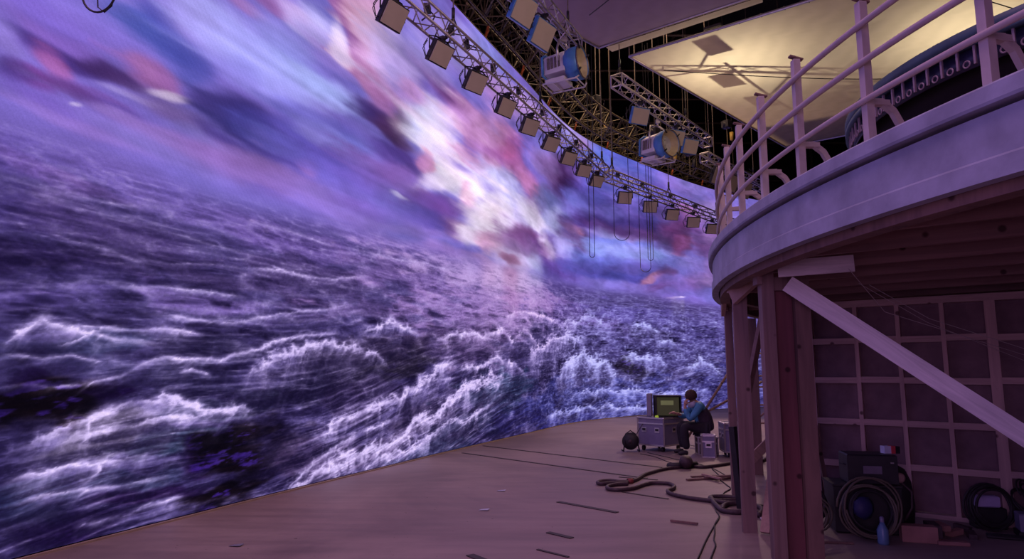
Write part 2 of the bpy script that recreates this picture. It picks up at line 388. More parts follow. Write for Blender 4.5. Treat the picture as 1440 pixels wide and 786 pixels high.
SEA=[
(-0.47,3.49,5.624,2.962,25.423,85,65,150,0.9),
(0.17,3.57,2.972,2.826,39.277,95,75,165,0.9),
(-0.08,3.38,6.762,22.054,141.476,122,88,175,0.7),
(0.41,3.35,9.155,31.961,280.839,118,84,165,0.6),
(-0.18,2.99,5.314,5.955,38.746,66,50,122,0.9),
(-0.01,2.6,2.479,1.124,25.984,52,36,98,0.95),
(1.05,3.57,1.915,2.587,37.147,100,80,172,0.9),
(2.2,3.39,0.638,0.039,29.995,108,86,168,0.9),
(1.02,2.95,1.15,0.619,24.797,76,56,122,0.9),
(0.21,2.37,1.777,-1.369,88.169,64,50,116,0.8),
(0.03,2.22,3.245,6.953,167.831,100,80,160,0.7),
(2.05,2.35,1.148,2.986,70.27,118,92,172,0.85),
(1.81,2.72,0.639,0.029,55.608,72,54,112,0.8),
(3.57,3.37,0.445,-0.628,35.713,106,80,160,0.9),
(6.01,3.93,0.353,-2.2,40.417,146,115,196,0.9),
(4.08,2.93,0.385,-0.623,15.218,84,64,126,0.9),
(5.41,2.56,0.55,-4.348,71.64,115,88,155,0.6),
(7.34,3.41,0.226,-0.519,10.392,122,92,165,0.9),
(10.97,3.79,0.096,-0.19,6.349,200,165,222,0.95),
(10.36,2.96,0.118,-0.246,3.094,150,115,185,0.9),
(8.91,2.16,0.257,-0.227,6.488,105,78,135,0.8),
(13.75,3.53,0.197,-0.546,12.208,165,120,190,0.8),
(17.35,3.27,0.151,-0.133,5.535,112,86,168,0.9),
(21.16,3.63,0.12,-0.04,9.646,92,76,166,0.9),
(26.35,3.01,0.101,-0.006,1.604,76,62,142,0.9),
(28.49,3.71,0.111,0.209,9.687,100,85,165,0.9),
(18.8,2.57,0.184,-0.092,5.133,84,70,145,0.9),
(16.19,1.64,0.081,-0.008,3.07,62,50,112,0.9),
(23.11,2.21,0.075,-0.071,4.026,72,60,135,0.9),
(21.02,0.62,0.057,-0.055,2.237,74,74,172,0.95),
(20.6,1.65,1.271,2.076,17.566,34,22,48,1),
(27.24,0.75,0.104,0.014,1.221,60,52,140,0.8),
(14.93,0.61,0.072,0.029,4.087,52,52,140,0.9),
(6.11,1.87,0.449,-0.797,9.563,60,44,86,0.95),
(6.36,1.62,1.032,-3.992,30.378,42,32,62,0.9),
(4.17,1.57,0.662,-0.878,10.03,52,40,86,0.9),
(3.41,1.24,1.757,-2.93,25.528,50,42,90,0.9),
(5.48,1.16,1.33,-2.147,16.796,70,52,105,0.8),
(2.21,1.79,2.167,-3.744,27.483,56,46,96,0.9),
(0.34,1.75,1.744,1.531,33.914,66,58,118,0.9),
(0.86,1.83,4.306,-2.758,99.414,62,66,120,0.7),
(1.9,1.54,2.795,-2.428,30.508,58,50,102,0.9),
(-0.07,1.24,3.872,-0.81,20.093,28,14,28,1),
(0.5,1.23,6.396,-2.682,26.846,30,14,34,1),
(0.83,1.33,28.925,-14.814,92.238,40,14,84,0.9),
(-0.18,1.46,31.912,12.818,429.222,45,20,90,0.7),
(2.26,1.15,2.91,7.519,73.557,62,60,104,0.9),
(0.86,0.97,4.854,-9.221,44.08,84,72,104,0.95),
(1.65,0.92,7.111,-2.915,62.412,60,62,100,0.9),
(2.07,0.84,6.113,-3.871,55.237,48,66,104,0.95),
(2.19,0.63,6.944,-5.395,38.468,42,14,86,0.95),
(2.59,0.68,2.881,-0.185,16.411,28,14,32,1),
(1.31,0.58,3.882,5.153,94.739,58,62,112,0.9),
(0.46,0.5,2.697,-0.813,46.878,66,66,118,0.9),
(0.08,0.38,7.612,2.589,29.648,52,58,112,0.9),
(1.51,0.33,3.622,5.227,90.397,44,18,84,0.9),
(0.23,0.08,7.79,8.153,65.625,44,20,92,0.95),
(0.71,0.13,5.628,5.972,86.634,42,24,84,0.9),
(2.45,0.16,1.621,-0.165,52.786,28,14,32,1),
(2.24,-0.03,5.592,3.671,224.492,30,16,36,0.9),
(3.46,0.48,3.93,-2.115,18.965,44,30,70,0.9),
(4.42,0.27,1.555,-1.686,10.602,84,62,112,0.85),
(5.74,0.22,2.435,-4.368,29.488,60,40,90,0.8),
(6.41,0.39,2.001,-3.977,26.295,90,70,120,0.7),
(7.44,0.69,1.04,-2.226,13.523,64,46,92,0.8),
(10.78,1.05,0.38,-0.095,8.959,42,48,96,0.95),
(11.63,1.28,0.557,0.288,16.725,46,62,112,0.9),
(11.63,0.33,0.212,-0.177,22.532,44,36,112,0.95),
(8.03,-0.03,0.491,0.089,50.504,42,48,100,0.95),
(9.29,0.42,0.599,-0.405,10.139,44,44,92,0.9),
(16.14,0.13,0.192,0.438,33.356,50,44,140,0.8)]
CREST=[
(0.132,1.1,[(-0.3,1.84),(-0.14,1.96),(0.03,2.08),(0.24,2.05),(0.53,2.01),(0.69,1.99)]),
(0.054,0.8,[(0.46,2.01),(0.93,2.01),(1.46,2.05),(1.97,2)]),
(0.05,0.8,[(0.13,1.81),(0.33,1.88),(0.54,1.96),(0.78,1.91),(1.11,1.92),(1.29,1.9)]),
(0.038,0.7,[(-0.29,1.73),(-0.05,1.72),(0.08,1.7),(0.34,1.75),(0.72,1.67)]),
(0.062,0.75,[(-0.27,1.46),(0.1,1.44),(0.51,1.45),(0.89,1.54),(1.13,1.67),(1.44,1.75),(1.78,1.74),(2.22,1.72),(2.69,1.84),(3.36,2),(3.81,2.1)]),
(0.199,1.15,[(-0.2,0.84),(0.15,0.95),(0.41,1.01),(0.77,1.13),(1.17,1.25),(1.48,1.29),(1.82,1.26),(2.15,1.19),(2.61,1.16),(2.94,1.09)]),
(0.103,1,[(0.16,0.86),(0.49,0.96),(0.94,1.01),(1.27,1.06),(1.64,1.09),(2.05,1.08)]),
(0.156,1.1,[(-0.18,0.59),(0.05,0.66),(0.3,0.7),(0.44,0.73),(0.8,0.75),(1.39,0.72)]),
(0.066,0.8,[(-0.16,0.43),(0.19,0.48),(0.6,0.48),(1.24,0.45),(1.6,0.45)]),
(0.058,0.6,[(0.49,0.14),(1.01,0.15),(1.26,0.19),(1.81,0.21)]),
(0.048,0.5,[(1.6,1.58),(1.79,1.62),(2.12,1.53)]),
(0.092,0.8,[(2.57,1.79),(3.08,1.96),(3.97,2.1),(4.65,2.17)]),
(0.258,1,[(2.53,1.49),(2.96,1.73),(3.37,1.76),(3.98,1.91),(4.49,1.97),(5.04,1.94),(5.66,1.88),(6.12,1.69)]),
(0.172,0.9,[(5.03,2.19),(5.42,2.3),(5.96,2.42),(6.32,2.4),(7.1,2.22)]),
(0.061,0.5,[(0.83,2.19),(1.55,2.17),(2.41,2.18),(3.63,2.41),(5,2.64)]),
(0.051,0.6,[(0.65,2.42),(1.24,2.47),(2.04,2.52),(2.64,2.51)]),
(0.029,0.3,[(-0.03,2.83),(0.54,2.78),(0.74,2.76),(1.13,2.68)]),
(0.034,0.3,[(0.59,3.11),(1.18,3.1),(1.99,3.09),(2.73,3.06)]),
(0.028,0.3,[(-0.44,3.25),(-0.07,3.23),(0.5,3.25),(1.08,3.28)]),
(0.034,0.3,[(0.86,2.76),(1.4,2.75),(2.01,2.86),(2.74,2.88)]),
(0.042,0.4,[(2.59,4.04),(3.21,4.06),(3.85,4.01),(5.33,4.05)]),
(0.041,0.4,[(2.44,3.49),(2.96,3.52),(3.72,3.5),(4.4,3.46)]),
(0.07,0.5,[(4.57,3.55),(5.8,3.55),(7.33,3.66),(8.88,3.68)]),
(0.063,0.6,[(2.48,2.9),(3.29,2.97),(4.08,2.93),(5.38,3.15)]),
(0.339,1,[(3.9,0.68),(5.1,0.84),(5.92,1.03),(6.62,1.31),(7,1.39),(7.69,1.63),(8.13,1.8),(8.92,1.85)]),
(0.472,1.2,[(2.84,-0.14),(3.5,0.01),(4.25,0.19),(5.13,0.29),(6.41,0.51),(8,0.86),(8.93,1.18),(9.44,1.4),(10.37,1.55),(11.63,1.46)]),
(0.279,0.9,[(4.61,-0.17),(5.54,0.08),(6.92,0.28),(8.95,0.59),(10.78,0.8)]),
(0.154,0.8,[(3.36,-0.06),(4.08,0.31),(5.12,0.57),(6.39,0.82)]),
(0.207,0.8,[(7.38,2.17),(8.58,2.37),(9.98,2.36),(10.98,2.62),(11.63,2.34),(12.5,2.66),(13.72,2.23)]),
(0.269,0.9,[(8.6,1.63),(9.98,1.79),(10.77,1.97),(11.63,1.72),(12.86,1.45)]),
(0.604,1,[(14.95,1.23),(16.2,1.82),(17.42,2.2),(18.54,1.94),(19.67,1.28)]),
(0.357,0.8,[(12.6,2.01),(14.35,2.45),(16.22,2.75),(17.84,2.59)]),
(0.425,0.8,[(19.69,1.9),(20.62,2.24),(21.58,2.18),(23.09,1.88)]),
(0.268,0.8,[(20.43,3.25),(21.39,3.37),(22.64,3.16)]),
(0.288,0.7,[(14.99,2.9),(16.81,3.19),(17.86,3.42),(19.28,3.14)]),
(0.298,0.7,[(24.14,1.66),(25.5,2.1),(26.27,1.81),(27.28,1.36)]),
(0.224,0.6,[(22.11,2.73),(23.15,2.82),(24.2,2.57)]),
(0.108,0.6,[(5.71,0.8),(6.38,1.13),(7.41,1.42),(8.93,1.48)]),
(0.189,0.8,[(10.77,2.9),(12.61,3.13),(15.63,3.05)]),
(0.36,0.7,[(16.16,0.77),(18.74,0.97),(21.03,0.88),(24.08,0.67),(26.73,0.91)]),
(0.298,0.7,[(13.69,0.28),(17.26,0.4),(20.08,0.35),(23,0.29)])]
def vnoise(x,y,seed):
    xi=np.floor(x).astype(np.int64); yi=np.floor(y).astype(np.int64); fx=x-xi; fy=y-yi
    def hsh(a,b):
        n=(a*374761393+b*668265263+seed*974634777)&0xffffffff
        n=((n^(n>>13))*1274126177)&0xffffffff; n=(n^(n>>16))&0xffff
        return n/65535.
    ux=fx*fx*(3-2*fx); uy=fy*fy*(3-2*fy)
    a=hsh(xi,yi);b=hsh(xi+1,yi);c=hsh(xi,yi+1);d=hsh(xi+1,yi+1)
    return (a*(1-ux)+b*ux)*(1-uy)+(c*(1-ux)+d*ux)*uy
def fbm(x,y,seed,o=4,g=.5):
    v=0.;a=1.;t=0.
    for i in range(o):
        v=v+a*(vnoise(x,y,seed+i*7)-.5); t+=a; a*=g
        x,y=x*1.97+y*.31+3.1,y*2.03-x*.27+1.7
    return v/t*2
def ridge(x,y,seed,o=3):
    v=0.;a=1.;t=0.
    for i in range(o):
        n=1-np.abs(2*vnoise(x,y,seed+i*5)-1); v=v+a*n*n; t+=a; a*=.6
        x,y=x*2.1+y*.4+5.3,y*2.07-x*.35+2.2
    return v/t
def layers(col,S,Hh,st,rag=None,sharp=2.6):
    for (cs,ch,q0,q1,q2,r,g,b,al) in st:
        ds=S-cs; dh=Hh-ch
        e=q0*ds*ds+2*q1*ds*dh+q2*dh*dh
        m=e<7.
        if not m.any(): continue
        em=e[m]
        if rag is not None: em=em+rag[m]*(.35+em)
        w=al/(1+np.exp((em-1.15)*sharp))
        c=col[m]; col[m]=c+(np.array([r,g,b],float)-c)*w[:,None]
    return col
def led_content(S,Hh):
    """sRGB 0..255 colour of the picture shown at arc length S, height Hh on the screen"""
    HZ=np.interp(S.ravel(),[-8,-.5,2,7.3,13.8,21,27],[3.75,3.72,3.68,4.0,4.32,4.5,4.42])
    shp=S.shape; S=S.ravel().astype(float); Hh=Hh.ravel().astype(float)
    st=np.clip((S+1)/22,.05,1)          # content is coarser where it is seen from far
    # --- sky: the strokes are pulled about by cloud noise, streaked along the screen
    wa=.35+.15*st
    big=fbm(S/2.6,Hh/1.1,11,4); big2=fbm(S/2.6+9,Hh/1.1+4,23,4)
    med=fbm(S/.9,Hh/.38,31,4); med2=fbm(S/.8+5,Hh/.35,37,4)
    Sw=S+(.55*big+.35*med)*wa; Hw=Hh+(.22*big2+.16*med2)*(.5+.25*st)
    sky=np.empty((S.size,3)); sky[:]=(124,108,198)
    rg=(1.0-.45*st)*fbm(S/2.2,Hh/.22+.10*S,113,4,.5)+.35*fbm(S/.9,Hh/.35,117,4,.6)
    sky=layers(sky,Sw,Hw,SKY,rg,2.1)
    streak=fbm(S/3.2,Hh/.10+.25*S,41,4); puff=fbm(Sw/1.3,Hw/.5,47,5,.58)
    puffr=ridge(Sw/1.9+big*.8,Hw/.75,53,3)
    sky*=(1+.07*streak*(1.2-st)+.17*puff+.16*(puffr-.5)*(.3+st)+.16*st*fbm(S/.7+med,Hh/.33+med2,149,4,.6))[:,None]
    pk=np.clip(fbm(S/2.1+7,Hh/.6,59,3),-1,1)
    sky+=pk[:,None]*np.array([9.,-4,2])
    pinky=np.clip((sky[:,0]-sky[:,1]-45)/60,0,1)*np.clip((sky[:,0]-sky[:,2]+50)/70,0,1)
    sky+=pinky[:,None]*np.array([-20.,14,30])
    sky+=(sky.mean(1)[:,None]-sky)*.10
    sky=128+(sky-128)*1.13-6
    # --- sea
    dep=np.clip(HZ-Hh,0,9)
    k=.03+.10*np.clip(dep/2.5,0,1)
    Sw=S+fbm(S/.9,Hh/.5,61,3)*.5*np.clip(dep,0,1.2); Hw=Hh+fbm(S/.7,Hh/.4,67,3)*.2*np.clip(dep,.0,1.2)
    sea=np.empty((S.size,3)); sea[:]=(78,64,130)
    sea=layers(sea,Sw,Hw,SEA,1.2*fbm(S/.7,Hh/.16,119,5,.6),3.4)
    far=np.clip(1-dep/1.6,0,1); near=np.clip((dep-1.4)/1.6,0,1); mid=1-np.clip(far+near,0,1)
    wv=fbm(S/.7,Hh/.6,71,3)*.8; ll=1-np.clip((S-5)/5,0,1)
    n_far=ridge(S/.55+wv*.8,Hh/.075+wv*.5,73,3); n_mid=ridge(S/.95+wv*.5,Hh/.16+wv*.5,79,3); n_near=ridge(S/1.1+wv*.4,(Hh-.10*S)/.30+wv*.4,83,4)
    fil=ridge(S/(.22)+wv*.5,(Hh-.12*S)/.09+wv*.5,89,3); fil2=ridge(S/.10+wv,Hh/.06+wv,97,2)
    sl=np.interp(S,[-4,0,1.5,3,5,10,13,18],[.16,.16,.05,.02,.22,.22,.05,0]); ks=np.linspace(-9,40,600); ki=np.r_[0,np.cumsum(np.interp((ks[1:]+ks[:-1])/2,[-4,0,1.5,3,5,10,13,18],[.16,.16,.05,.02,.22,.22,.05,0])*np.diff(ks))]
    Hs=Hh-np.interp(S,ks,ki)
    flow=ridge(S/1.1+wv*.3,Hs/.085+wv*.5,137,3); flow2=ridge(S/.45+wv*.4,Hs/.035+wv*.6,139,2)
    F=far*n_far+mid*n_mid+near*n_near
    foam=np.clip((F-.46)*1.9,0,1)*(.25+.85*fil)+.22*np.clip(fil-.5,0,1)*(1+near)
    right=np.clip((S-10)/6,0,1)
    fl_=(near+.35*mid)*(1-.6*right)
    foam=foam*(1-.35*fl_)+fl_*(np.clip(flow-.50,0,1)*1.5*(.3+flow2)+.25*np.clip(flow2-.55,0,1))*np.clip(.35+2.2*(vnoise(S/1.6,Hs/.45,141)-.25),0,1.2)
    foam+=right*(np.clip(fil-.40,0,1)*.85+np.clip(fil2-.42,0,1)*.6)*np.clip(dep/.8,0,1)
    dark=np.clip((.47-F)*2.3,0,.62)*(1-.45*far); dark=np.maximum(dark,fl_*np.clip((.50-flow)*2.6,0,.62))
    dk=1-np.clip((sea.sum(1)-85)/75,0,1)     # black troughs keep little foam
    foam*=(1-.80*dk)
    spk=np.clip((fbm(S/.34,(Hh-.1*S)/.09,131,4,.65)-.08)*6,0,1)*dk; sea+=spk[:,None]*np.array([30.,14,105])
    foam*=.35+.8*np.clip((Hh-.0)/9+.5,0,1)
    crest=np.zeros(S.size); shade=np.zeros(S.size)
    for (w,br,pts) in CREST:
        p=np.array(pts); L=p[-1,0]-p[0,0]
        m=(S>p[0,0]-.1)&(S<p[-1,0]+.1)&(Hh>p[:,1].min()-w*4.5)&(Hh<p[:,1].max()+w*2+.2)
        if not m.any(): continue
        s=S[m]; jit=wv[m]*w*.75+.5*w*(fil[m]-.5)
        hc=np.interp(s,p[:,0],p[:,1])+jit
        end=np.clip((s-p[0,0])/(.16*L),0,1)*np.clip((p[-1,0]-s)/(.16*L),0,1)*np.clip(.35+1.5*vnoise(s/.35,Hh[m]*0,103),0,1)
        d=hc-Hh[m]
        tf=ridge(s/(.16+w*.3)+d*1.2/(.1+w)+wv[m],d/(w*2.2+.1),101,3)
        prof=np.where(d<0,np.exp(d/(.13*w+.014)),np.exp(-d/w)*(.10+1.25*tf**1.7)+.75*np.exp(-(d/(.22*w+.015))**2))
        crest[m]=np.maximum(crest[m],br*end*prof)
        shade[m]=np.maximum(shade[m],end*np.exp(-((d+.55*w)/(.5*w+.02))**2)*.35+end*np.exp(-((d-2.3*w)/(1.2*w))**2)*.3)
    sea=sea+(sea.mean(1)[:,None]-sea)*.06
    dm=(dark+shade*.7).clip(0,.85)[:,None]; base=sea*(1-dm)+np.array([26.,16,62])*dm*(1-.5*dk[:,None])
    A=np.clip(foam*.66+crest*.9,0,1)
    fc=np.array([205,186,238.])*np.ones((S.size,1))
    glow=np.exp(-((S-13.2)/3.2)**2)*np.exp(-((Hh-3.4)/1.7)**2)
    fc+=glow[:,None]*np.array([14,2,0.]); fc-=right[:,None]*np.array([28,10,-4.])*(1-glow[:,None])
    sea=base+(fc-base)*(A*(.55+.45*np.clip(base.sum(1)/200,0,1)))[:,None]
    gr=(vnoise(S/.03,Hh/.02,5)-.5); sea*=(1+.13*gr)[:,None]
    kk=(.25+.75*np.clip(dep/1.2,0,1))[:,None]; lm=(sea@np.array([.35,.4,.25]))[:,None]; sea=sea*(1+((lm/92.).clip(.05,1.45)**.42*.95-1)*kk); sea=sea.clip(0,255)
    # haze on the horizon
    hz=HZ+.02*wv; t=1/(1+np.exp(-(Hh-hz)/.055)); hzz=np.exp(-np.clip(np.where(Hh<hz,(hz-Hh)/(.3+.3*np.exp(-((S-13)/5)**2)),0),0,20))*(.55+.25*np.exp(-((S-13)/5)**2))
    hc=layers(np.ones((S.size,3))*np.array([130,106,200.]),S,np.maximum(Hh,hz+.12),SKY)
    sea=sea+(hc-sea)*hzz[:,None]
    out=sea*(1-t)[:,None]+sky*t[:,None]
    return np.clip(out,6,255).reshape(shp+(3,))
FLOORSTRIPS=[((-0.62, 14.81), (2.55, 11.49), 0.05), ((-0.98, 13.54), (2.03, 10.37), 0.05), ((0.57, 8.55), (1.2, 7.92), 0.07), ((0.36, 6.97), (0.58, 6.74), 0.06), ((0.23, 6.32), (0.49, 6.07), 0.03), ((-0.37, 6.14), (-0.18, 5.89), 0.08), ((3.71, 15.54), (4.15, 14.02), 0.015), ((1.47, 9.23), (1.97, 8.73), 0.035), ((1.63, 10.5), (2.16, 10.23), 0.04)]
HOSE_A=[(5.01, 13.31), (4.59, 12.43), (4.34, 12.09), (4.02, 12.0), (3.76, 11.85), (3.42, 11.57), (3.15, 11.41), (3.01, 11.55), (2.85, 11.52)]
HOSE_B=[(2.77, 11.38), (2.5, 11.21), (2.24, 10.89), (2.03, 10.58), (1.87, 10.21), (1.72, 9.97), (1.56, 9.92), (1.43, 10.02), (1.28, 9.96), (1.22, 9.84), (1.26, 9.74), (1.44, 9.81), (1.66, 9.87)]
HOSE_C=[(1.64, 9.75), (1.49, 9.71), (1.36, 9.59), (1.3, 9.45), (1.32, 9.31), (1.44, 9.26), (1.64, 9.38), (1.81, 9.62), (1.97, 9.8), (2.12, 9.81), (2.23, 9.74), (2.24, 9.52), (2.16, 9.32), (2.07, 9.19), (2.06, 9.0), (2.13, 8.81), (2.27, 8.63), (2.44, 8.5), (2.58, 8.37), (2.78, 8.35), (2.86, 8.24), (2.94, 8.11)]
HOSE_D=[(2.87, 8.63), (2.76, 8.73), (2.61, 8.76), (2.5, 8.71), (2.47, 8.56), (2.53, 8.48), (2.72, 8.5), (2.85, 8.58)]
HOSE_E=[(2.5, 8.69), (2.44, 8.38), (2.41, 8.11), (2.4, 7.9), (2.49, 7.82), (2.62, 7.81), (2.79, 7.74)]
HOSE_F=[(2.41, 7.94), (2.49, 8.16), (2.59, 8.29), (2.73, 8.33), (2.86, 8.28), (2.88, 7.99), (2.71, 7.63)]
CORD_A=[(3.29, 11.31), (3.19, 10.6), (3.09, 10.24), (3.03, 9.71), (2.99, 9.45), (2.8, 9.13), (2.65, 8.76), (2.47, 8.43), (2.35, 7.99), (2.29, 7.67), (2.1, 7.23), (1.84, 6.62), (1.6, 6.02), (1.51, 5.83)]
CORD_B=[(2.29, 7.67), (2.13, 7.3), (2.01, 6.91), (1.93, 6.67), (1.88, 6.45), (1.79, 6.22), (1.71, 6.02), (1.64, 5.83)]
CORD_C=[(2.5, 13.36), (2.69, 12.9), (2.82, 12.03), (3.14, 12.23), (3.32, 11.4), (3.28, 10.35)]
CORD_D=[(2.68, 13.56), (2.97, 12.64), (3.17, 12.13), (3.34, 11.48)]
# ---------------------------------------------------------------- setting
def floor_mat():
    m=bpy.data.materials.new('stage_floor'); m.use_nodes=True; N=m.node_tree.nodes; L=m.node_tree.links; b=N['Principled BSDF']
    tc=N.new('ShaderNodeTexCoord'); n=N.new('ShaderNodeTexNoise'); n.inputs['Scale'].default_value=.35; n.inputs['Detail'].default_value=6; n.inputs['Roughness'].default_value=.6; n.inputs['Distortion'].default_value=.8
    L.new(tc.outputs['Object'],n.inputs['Vector']); r=N.new('ShaderNodeValToRGB'); L.new(n.outputs[0],r.inputs[0]); e=r.color_ramp.elements
    e[0].position=.33; e[0].color=(.21,.155,.15,1); e[1].position=.66; e[1].color=(.36,.27,.25,1)
    mp=N.new('ShaderNodeMapping'); mp.inputs['Rotation'].default_value=(0,0,.9); mp.inputs['Scale'].default_value=(1,7,1); L.new(tc.outputs['Object'],mp.inputs[0])
    n2=N.new('ShaderNodeTexNoise'); n2.inputs['Scale'].default_value=.8; n2.inputs['Detail'].default_value=8; L.new(mp.outputs[0],n2.inputs['Vector'])
    r2=N.new('ShaderNodeValToRGB'); L.new(n2.outputs[0],r2.inputs[0]); r2.color_ramp.elements[0].position=.35; r2.color_ramp.elements[0].color=(.80,.80,.80,1); r2.color_ramp.elements[1].position=.6; r2.color_ramp.elements[1].color=(1,1,1,1)
    mx=N.new('ShaderNodeMix'); mx.data_type='RGBA'; mx.blend_type='MULTIPLY'; mx.inputs[0].default_value=1; L.new(r.outputs[0],mx.inputs[6]); L.new(r2.outputs[0],mx.inputs[7])
    v=N.new('ShaderNodeTexNoise'); v.inputs['Scale'].default_value=16; v.inputs['Detail'].default_value=2; L.new(tc.outputs['Object'],v.inputs['Vector'])   # scuffs and specks
    r3=N.new('ShaderNodeValToRGB'); L.new(v.outputs[0],r3.inputs[0]); r3.color_ramp.elements[0].position=.235; r3.color_ramp.elements[0].color=(.35,.3,.3,1); r3.color_ramp.elements[1].position=.27; r3.color_ramp.elements[1].color=(1,1,1,1)
    mx2=N.new('ShaderNodeMix'); mx2.data_type='RGBA'; mx2.blend_type='MULTIPLY'; mx2.inputs[0].default_value=1; L.new(mx.outputs[2],mx2.inputs[6]); L.new(r3.outputs[0],mx2.inputs[7])
    L.new(mx2.outputs[2],b.inputs['Base Color'])
    rr=N.new('ShaderNodeMapRange'); L.new(n2.outputs[0],rr.inputs[0]); rr.inputs[3].default_value=.42; rr.inputs[4].default_value=.62; L.new(rr.outputs[0],b.inputs['Roughness'])
    b.inputs['Specular IOR Level'].default_value=.35
    bp=N.new('ShaderNodeBump'); bp.inputs['Strength'].default_value=.12; bp.inputs['Distance'].default_value=.01; L.new(v.outputs[0],bp.inputs['Height']); L.new(bp.outputs[0],b.inputs['Normal'])
    return m
fl=MB().add([(-13,-12,0),(32,-12,0),(32,46,0),(-13,46,0)],[(0,1,2,3)]).build('floor',floor_mat()); tag(fl,kind='structure')
M['slot']=mat('dark_floor_slot',(.035,.02,.025),.6)
for (a,b,wd) in FLOORSTRIPS:
    MB().beam((a[0],a[1],.004),(b[0],b[1],.004),wd,.008).build('slot',M['slot'],fl)
for nm,vs in (('wall_back',[(-13,45,0),(32,45,0),(32,45,17),(-13,45,17)]),('wall_right',[(31,-12,0),(31,46,0),(31,46,17),(31,-12,17)]),
              ('wall_left',[(-12.5,-12,0),(-12.5,46,0),(-12.5,46,17),(-12.5,-12,17)]),('wall_front',[(-13,-11.5,0),(32,-11.5,0),(32,-11.5,17),(-13,-11.5,17)]),('ceiling',[(-13,-12,17),(32,-12,17),(32,46,17),(-13,46,17)])):
    tag(MB().add(vs,[(0,1,2,3)]).build(nm,M['dark_wall']),kind='structure')
# ---------------------------------------------------------------- LED screen
WX,WY,WS=wall_curve()
WH=9.6
def wall_at(s): return float(np.interp(s,WS,WX)),float(np.interp(s,WS,WY))
def wall_dir(s):
    a=wall_at(s-.2);b=wall_at(s+.2); d=V(b[0]-a[0],b[1]-a[1],0).normalized(); return d
def screen_mesh():
    s_=[]; s=WS[0]
    while s<WS[-1]:
        s_.append(s); x,y=wall_at(s); d=math.hypot(x,y)
        s+= (.0026*d+.004*max(0,s-6)*.35) if s>-1.2 else .12
    s_=np.array(s_); hs=[]; h=0.
    while h<WH: hs.append(h); h+=.0105+.0013*h
    hs=np.array(hs+[WH]); S,Hh=np.meshgrid(s_,hs); nr,nc=S.shape
    col=led_content(S,Hh)/255.
    col=np.where(col<=.04045,col/12.92,((col+.055)/1.055)**2.4).reshape(-1,3)
    co=np.empty((nr*nc,3)); co[:,0]=np.interp(S,WS,WX).ravel(); co[:,1]=np.interp(S,WS,WY).ravel(); co[:,2]=Hh.ravel()+.02
    me=bpy.data.meshes.new('screen_face'); nq=(nr-1)*(nc-1)
    me.vertices.add(nr*nc); me.vertices.foreach_set('co',co.ravel())
    i=np.arange(nr-1)[:,None]*nc+np.arange(nc-1)[None,:]
    idx=np.stack([i,i+nc,i+nc+1,i+1],-1).reshape(-1)
    me.loops.add(nq*4); me.loops.foreach_set('vertex_index',idx.astype(np.int32))
    me.polygons.add(nq); me.polygons.foreach_set('loop_start',np.arange(0,nq*4,4,dtype=np.int32))
    me.update(calc_edges=True)
    at=me.color_attributes.new('picture','FLOAT_COLOR','POINT'); at.data.foreach_set('color',np.c_[col,np.ones(len(col))].astype(np.float32).ravel())
    uv=me.attributes.new('screen_pos','FLOAT_VECTOR','POINT'); uv.data.foreach_set('vector',np.c_[S.ravel(),Hh.ravel(),0*S.ravel()].astype(np.float32).ravel())
    print('screen quads',nq); return me
def screen_mat():
    m=bpy.data.materials.new('led_picture'); m.use_nodes=True; N=m.node_tree.nodes; L=m.node_tree.links; N.clear()
    out=N.new('ShaderNodeOutputMaterial'); em=N.new('ShaderNodeEmission'); a=N.new('ShaderNodeAttribute'); a.attribute_name='picture'
    p=N.new('ShaderNodeAttribute'); p.attribute_name='screen_pos'
    wv=N.new('ShaderNodeTexWave'); wv.wave_type='BANDS'; wv.bands_direction='DIAGONAL'; wv.inputs['Scale'].default_value=7; wv.inputs['Distortion'].default_value=1.5; wv.inputs['Detail'].default_value=1; L.new(p.outputs['Vector'],wv.inputs['Vector'])   # fine pixel-row moire of the tiles
    n=N.new('ShaderNodeTexNoise'); n.inputs['Scale'].default_value=60; n.inputs['Detail'].default_value=2; L.new(p.outputs['Vector'],n.inputs['Vector'])
    r=N.new('ShaderNodeMapRange'); L.new(wv.outputs['Fac'],r.inputs[0]); r.inputs[3].default_value=.975; r.inputs[4].default_value=1.02
    r2=N.new('ShaderNodeMapRange'); L.new(n.outputs[0],r2.inputs[0]); r2.inputs[1].default_value=.3; r2.inputs[2].default_value=.7; r2.inputs[3].default_value=.93; r2.inputs[4].default_value=1.07
    mu=N.new('ShaderNodeMath'); mu.operation='MULTIPLY'; L.new(r.outputs[0],mu.inputs[0]); L.new(r2.outputs[0],mu.inputs[1])
    m2=N.new('ShaderNodeMath'); m2.operation='MULTIPLY'; m2.inputs[1].default_value=SCREEN_GAIN; L.new(mu.outputs[0],m2.inputs[0])
    L.new(a.outputs['Color'],em.inputs[0]); L.new(m2.outputs[0],em.inputs[1]); L.new(em.outputs[0],out.inputs[0])
    return m
led=Thing('led_screen',(-1.48,13.3,0),'huge curved video wall showing a stormy purple sea under clouds','screen')
so=bpy.data.objects.new('screen_face',screen_mesh()); C.objects.link(so); so.data.materials.append(screen_mat()); so.parent=led.e; so.location=(1.48,-13.3,0)
ks=np.linspace(WS[0],WS[-1],150); pts=[wall_at(s) for s in ks]; nrm=[wall_dir(s).cross(V(0,0,1)) for s in ks]   # nrm points at the stage
def ribbon(off0,off1,z0,z1):
    vs=[];fs=[]
    for (x,y),n in zip(pts,nrm):
        a=V(x,y,0)+n*off0; b=V(x,y,0)+n*off1
        vs+=[(a.x,a.y,z0),(b.x,b.y,z0),(b.x,b.y,z1),(a.x,a.y,z1)]
    for i in range(len(pts)-1):
        o=i*4
        for k in range(4): fs.append((o+k,o+(k+1)%4,o+4+(k+1)%4,o+4+k))
    return MB().add(vs,fs)
led.part('back_shell',ribbon(-.12,-.03,.0,WH+.02),M['black'])
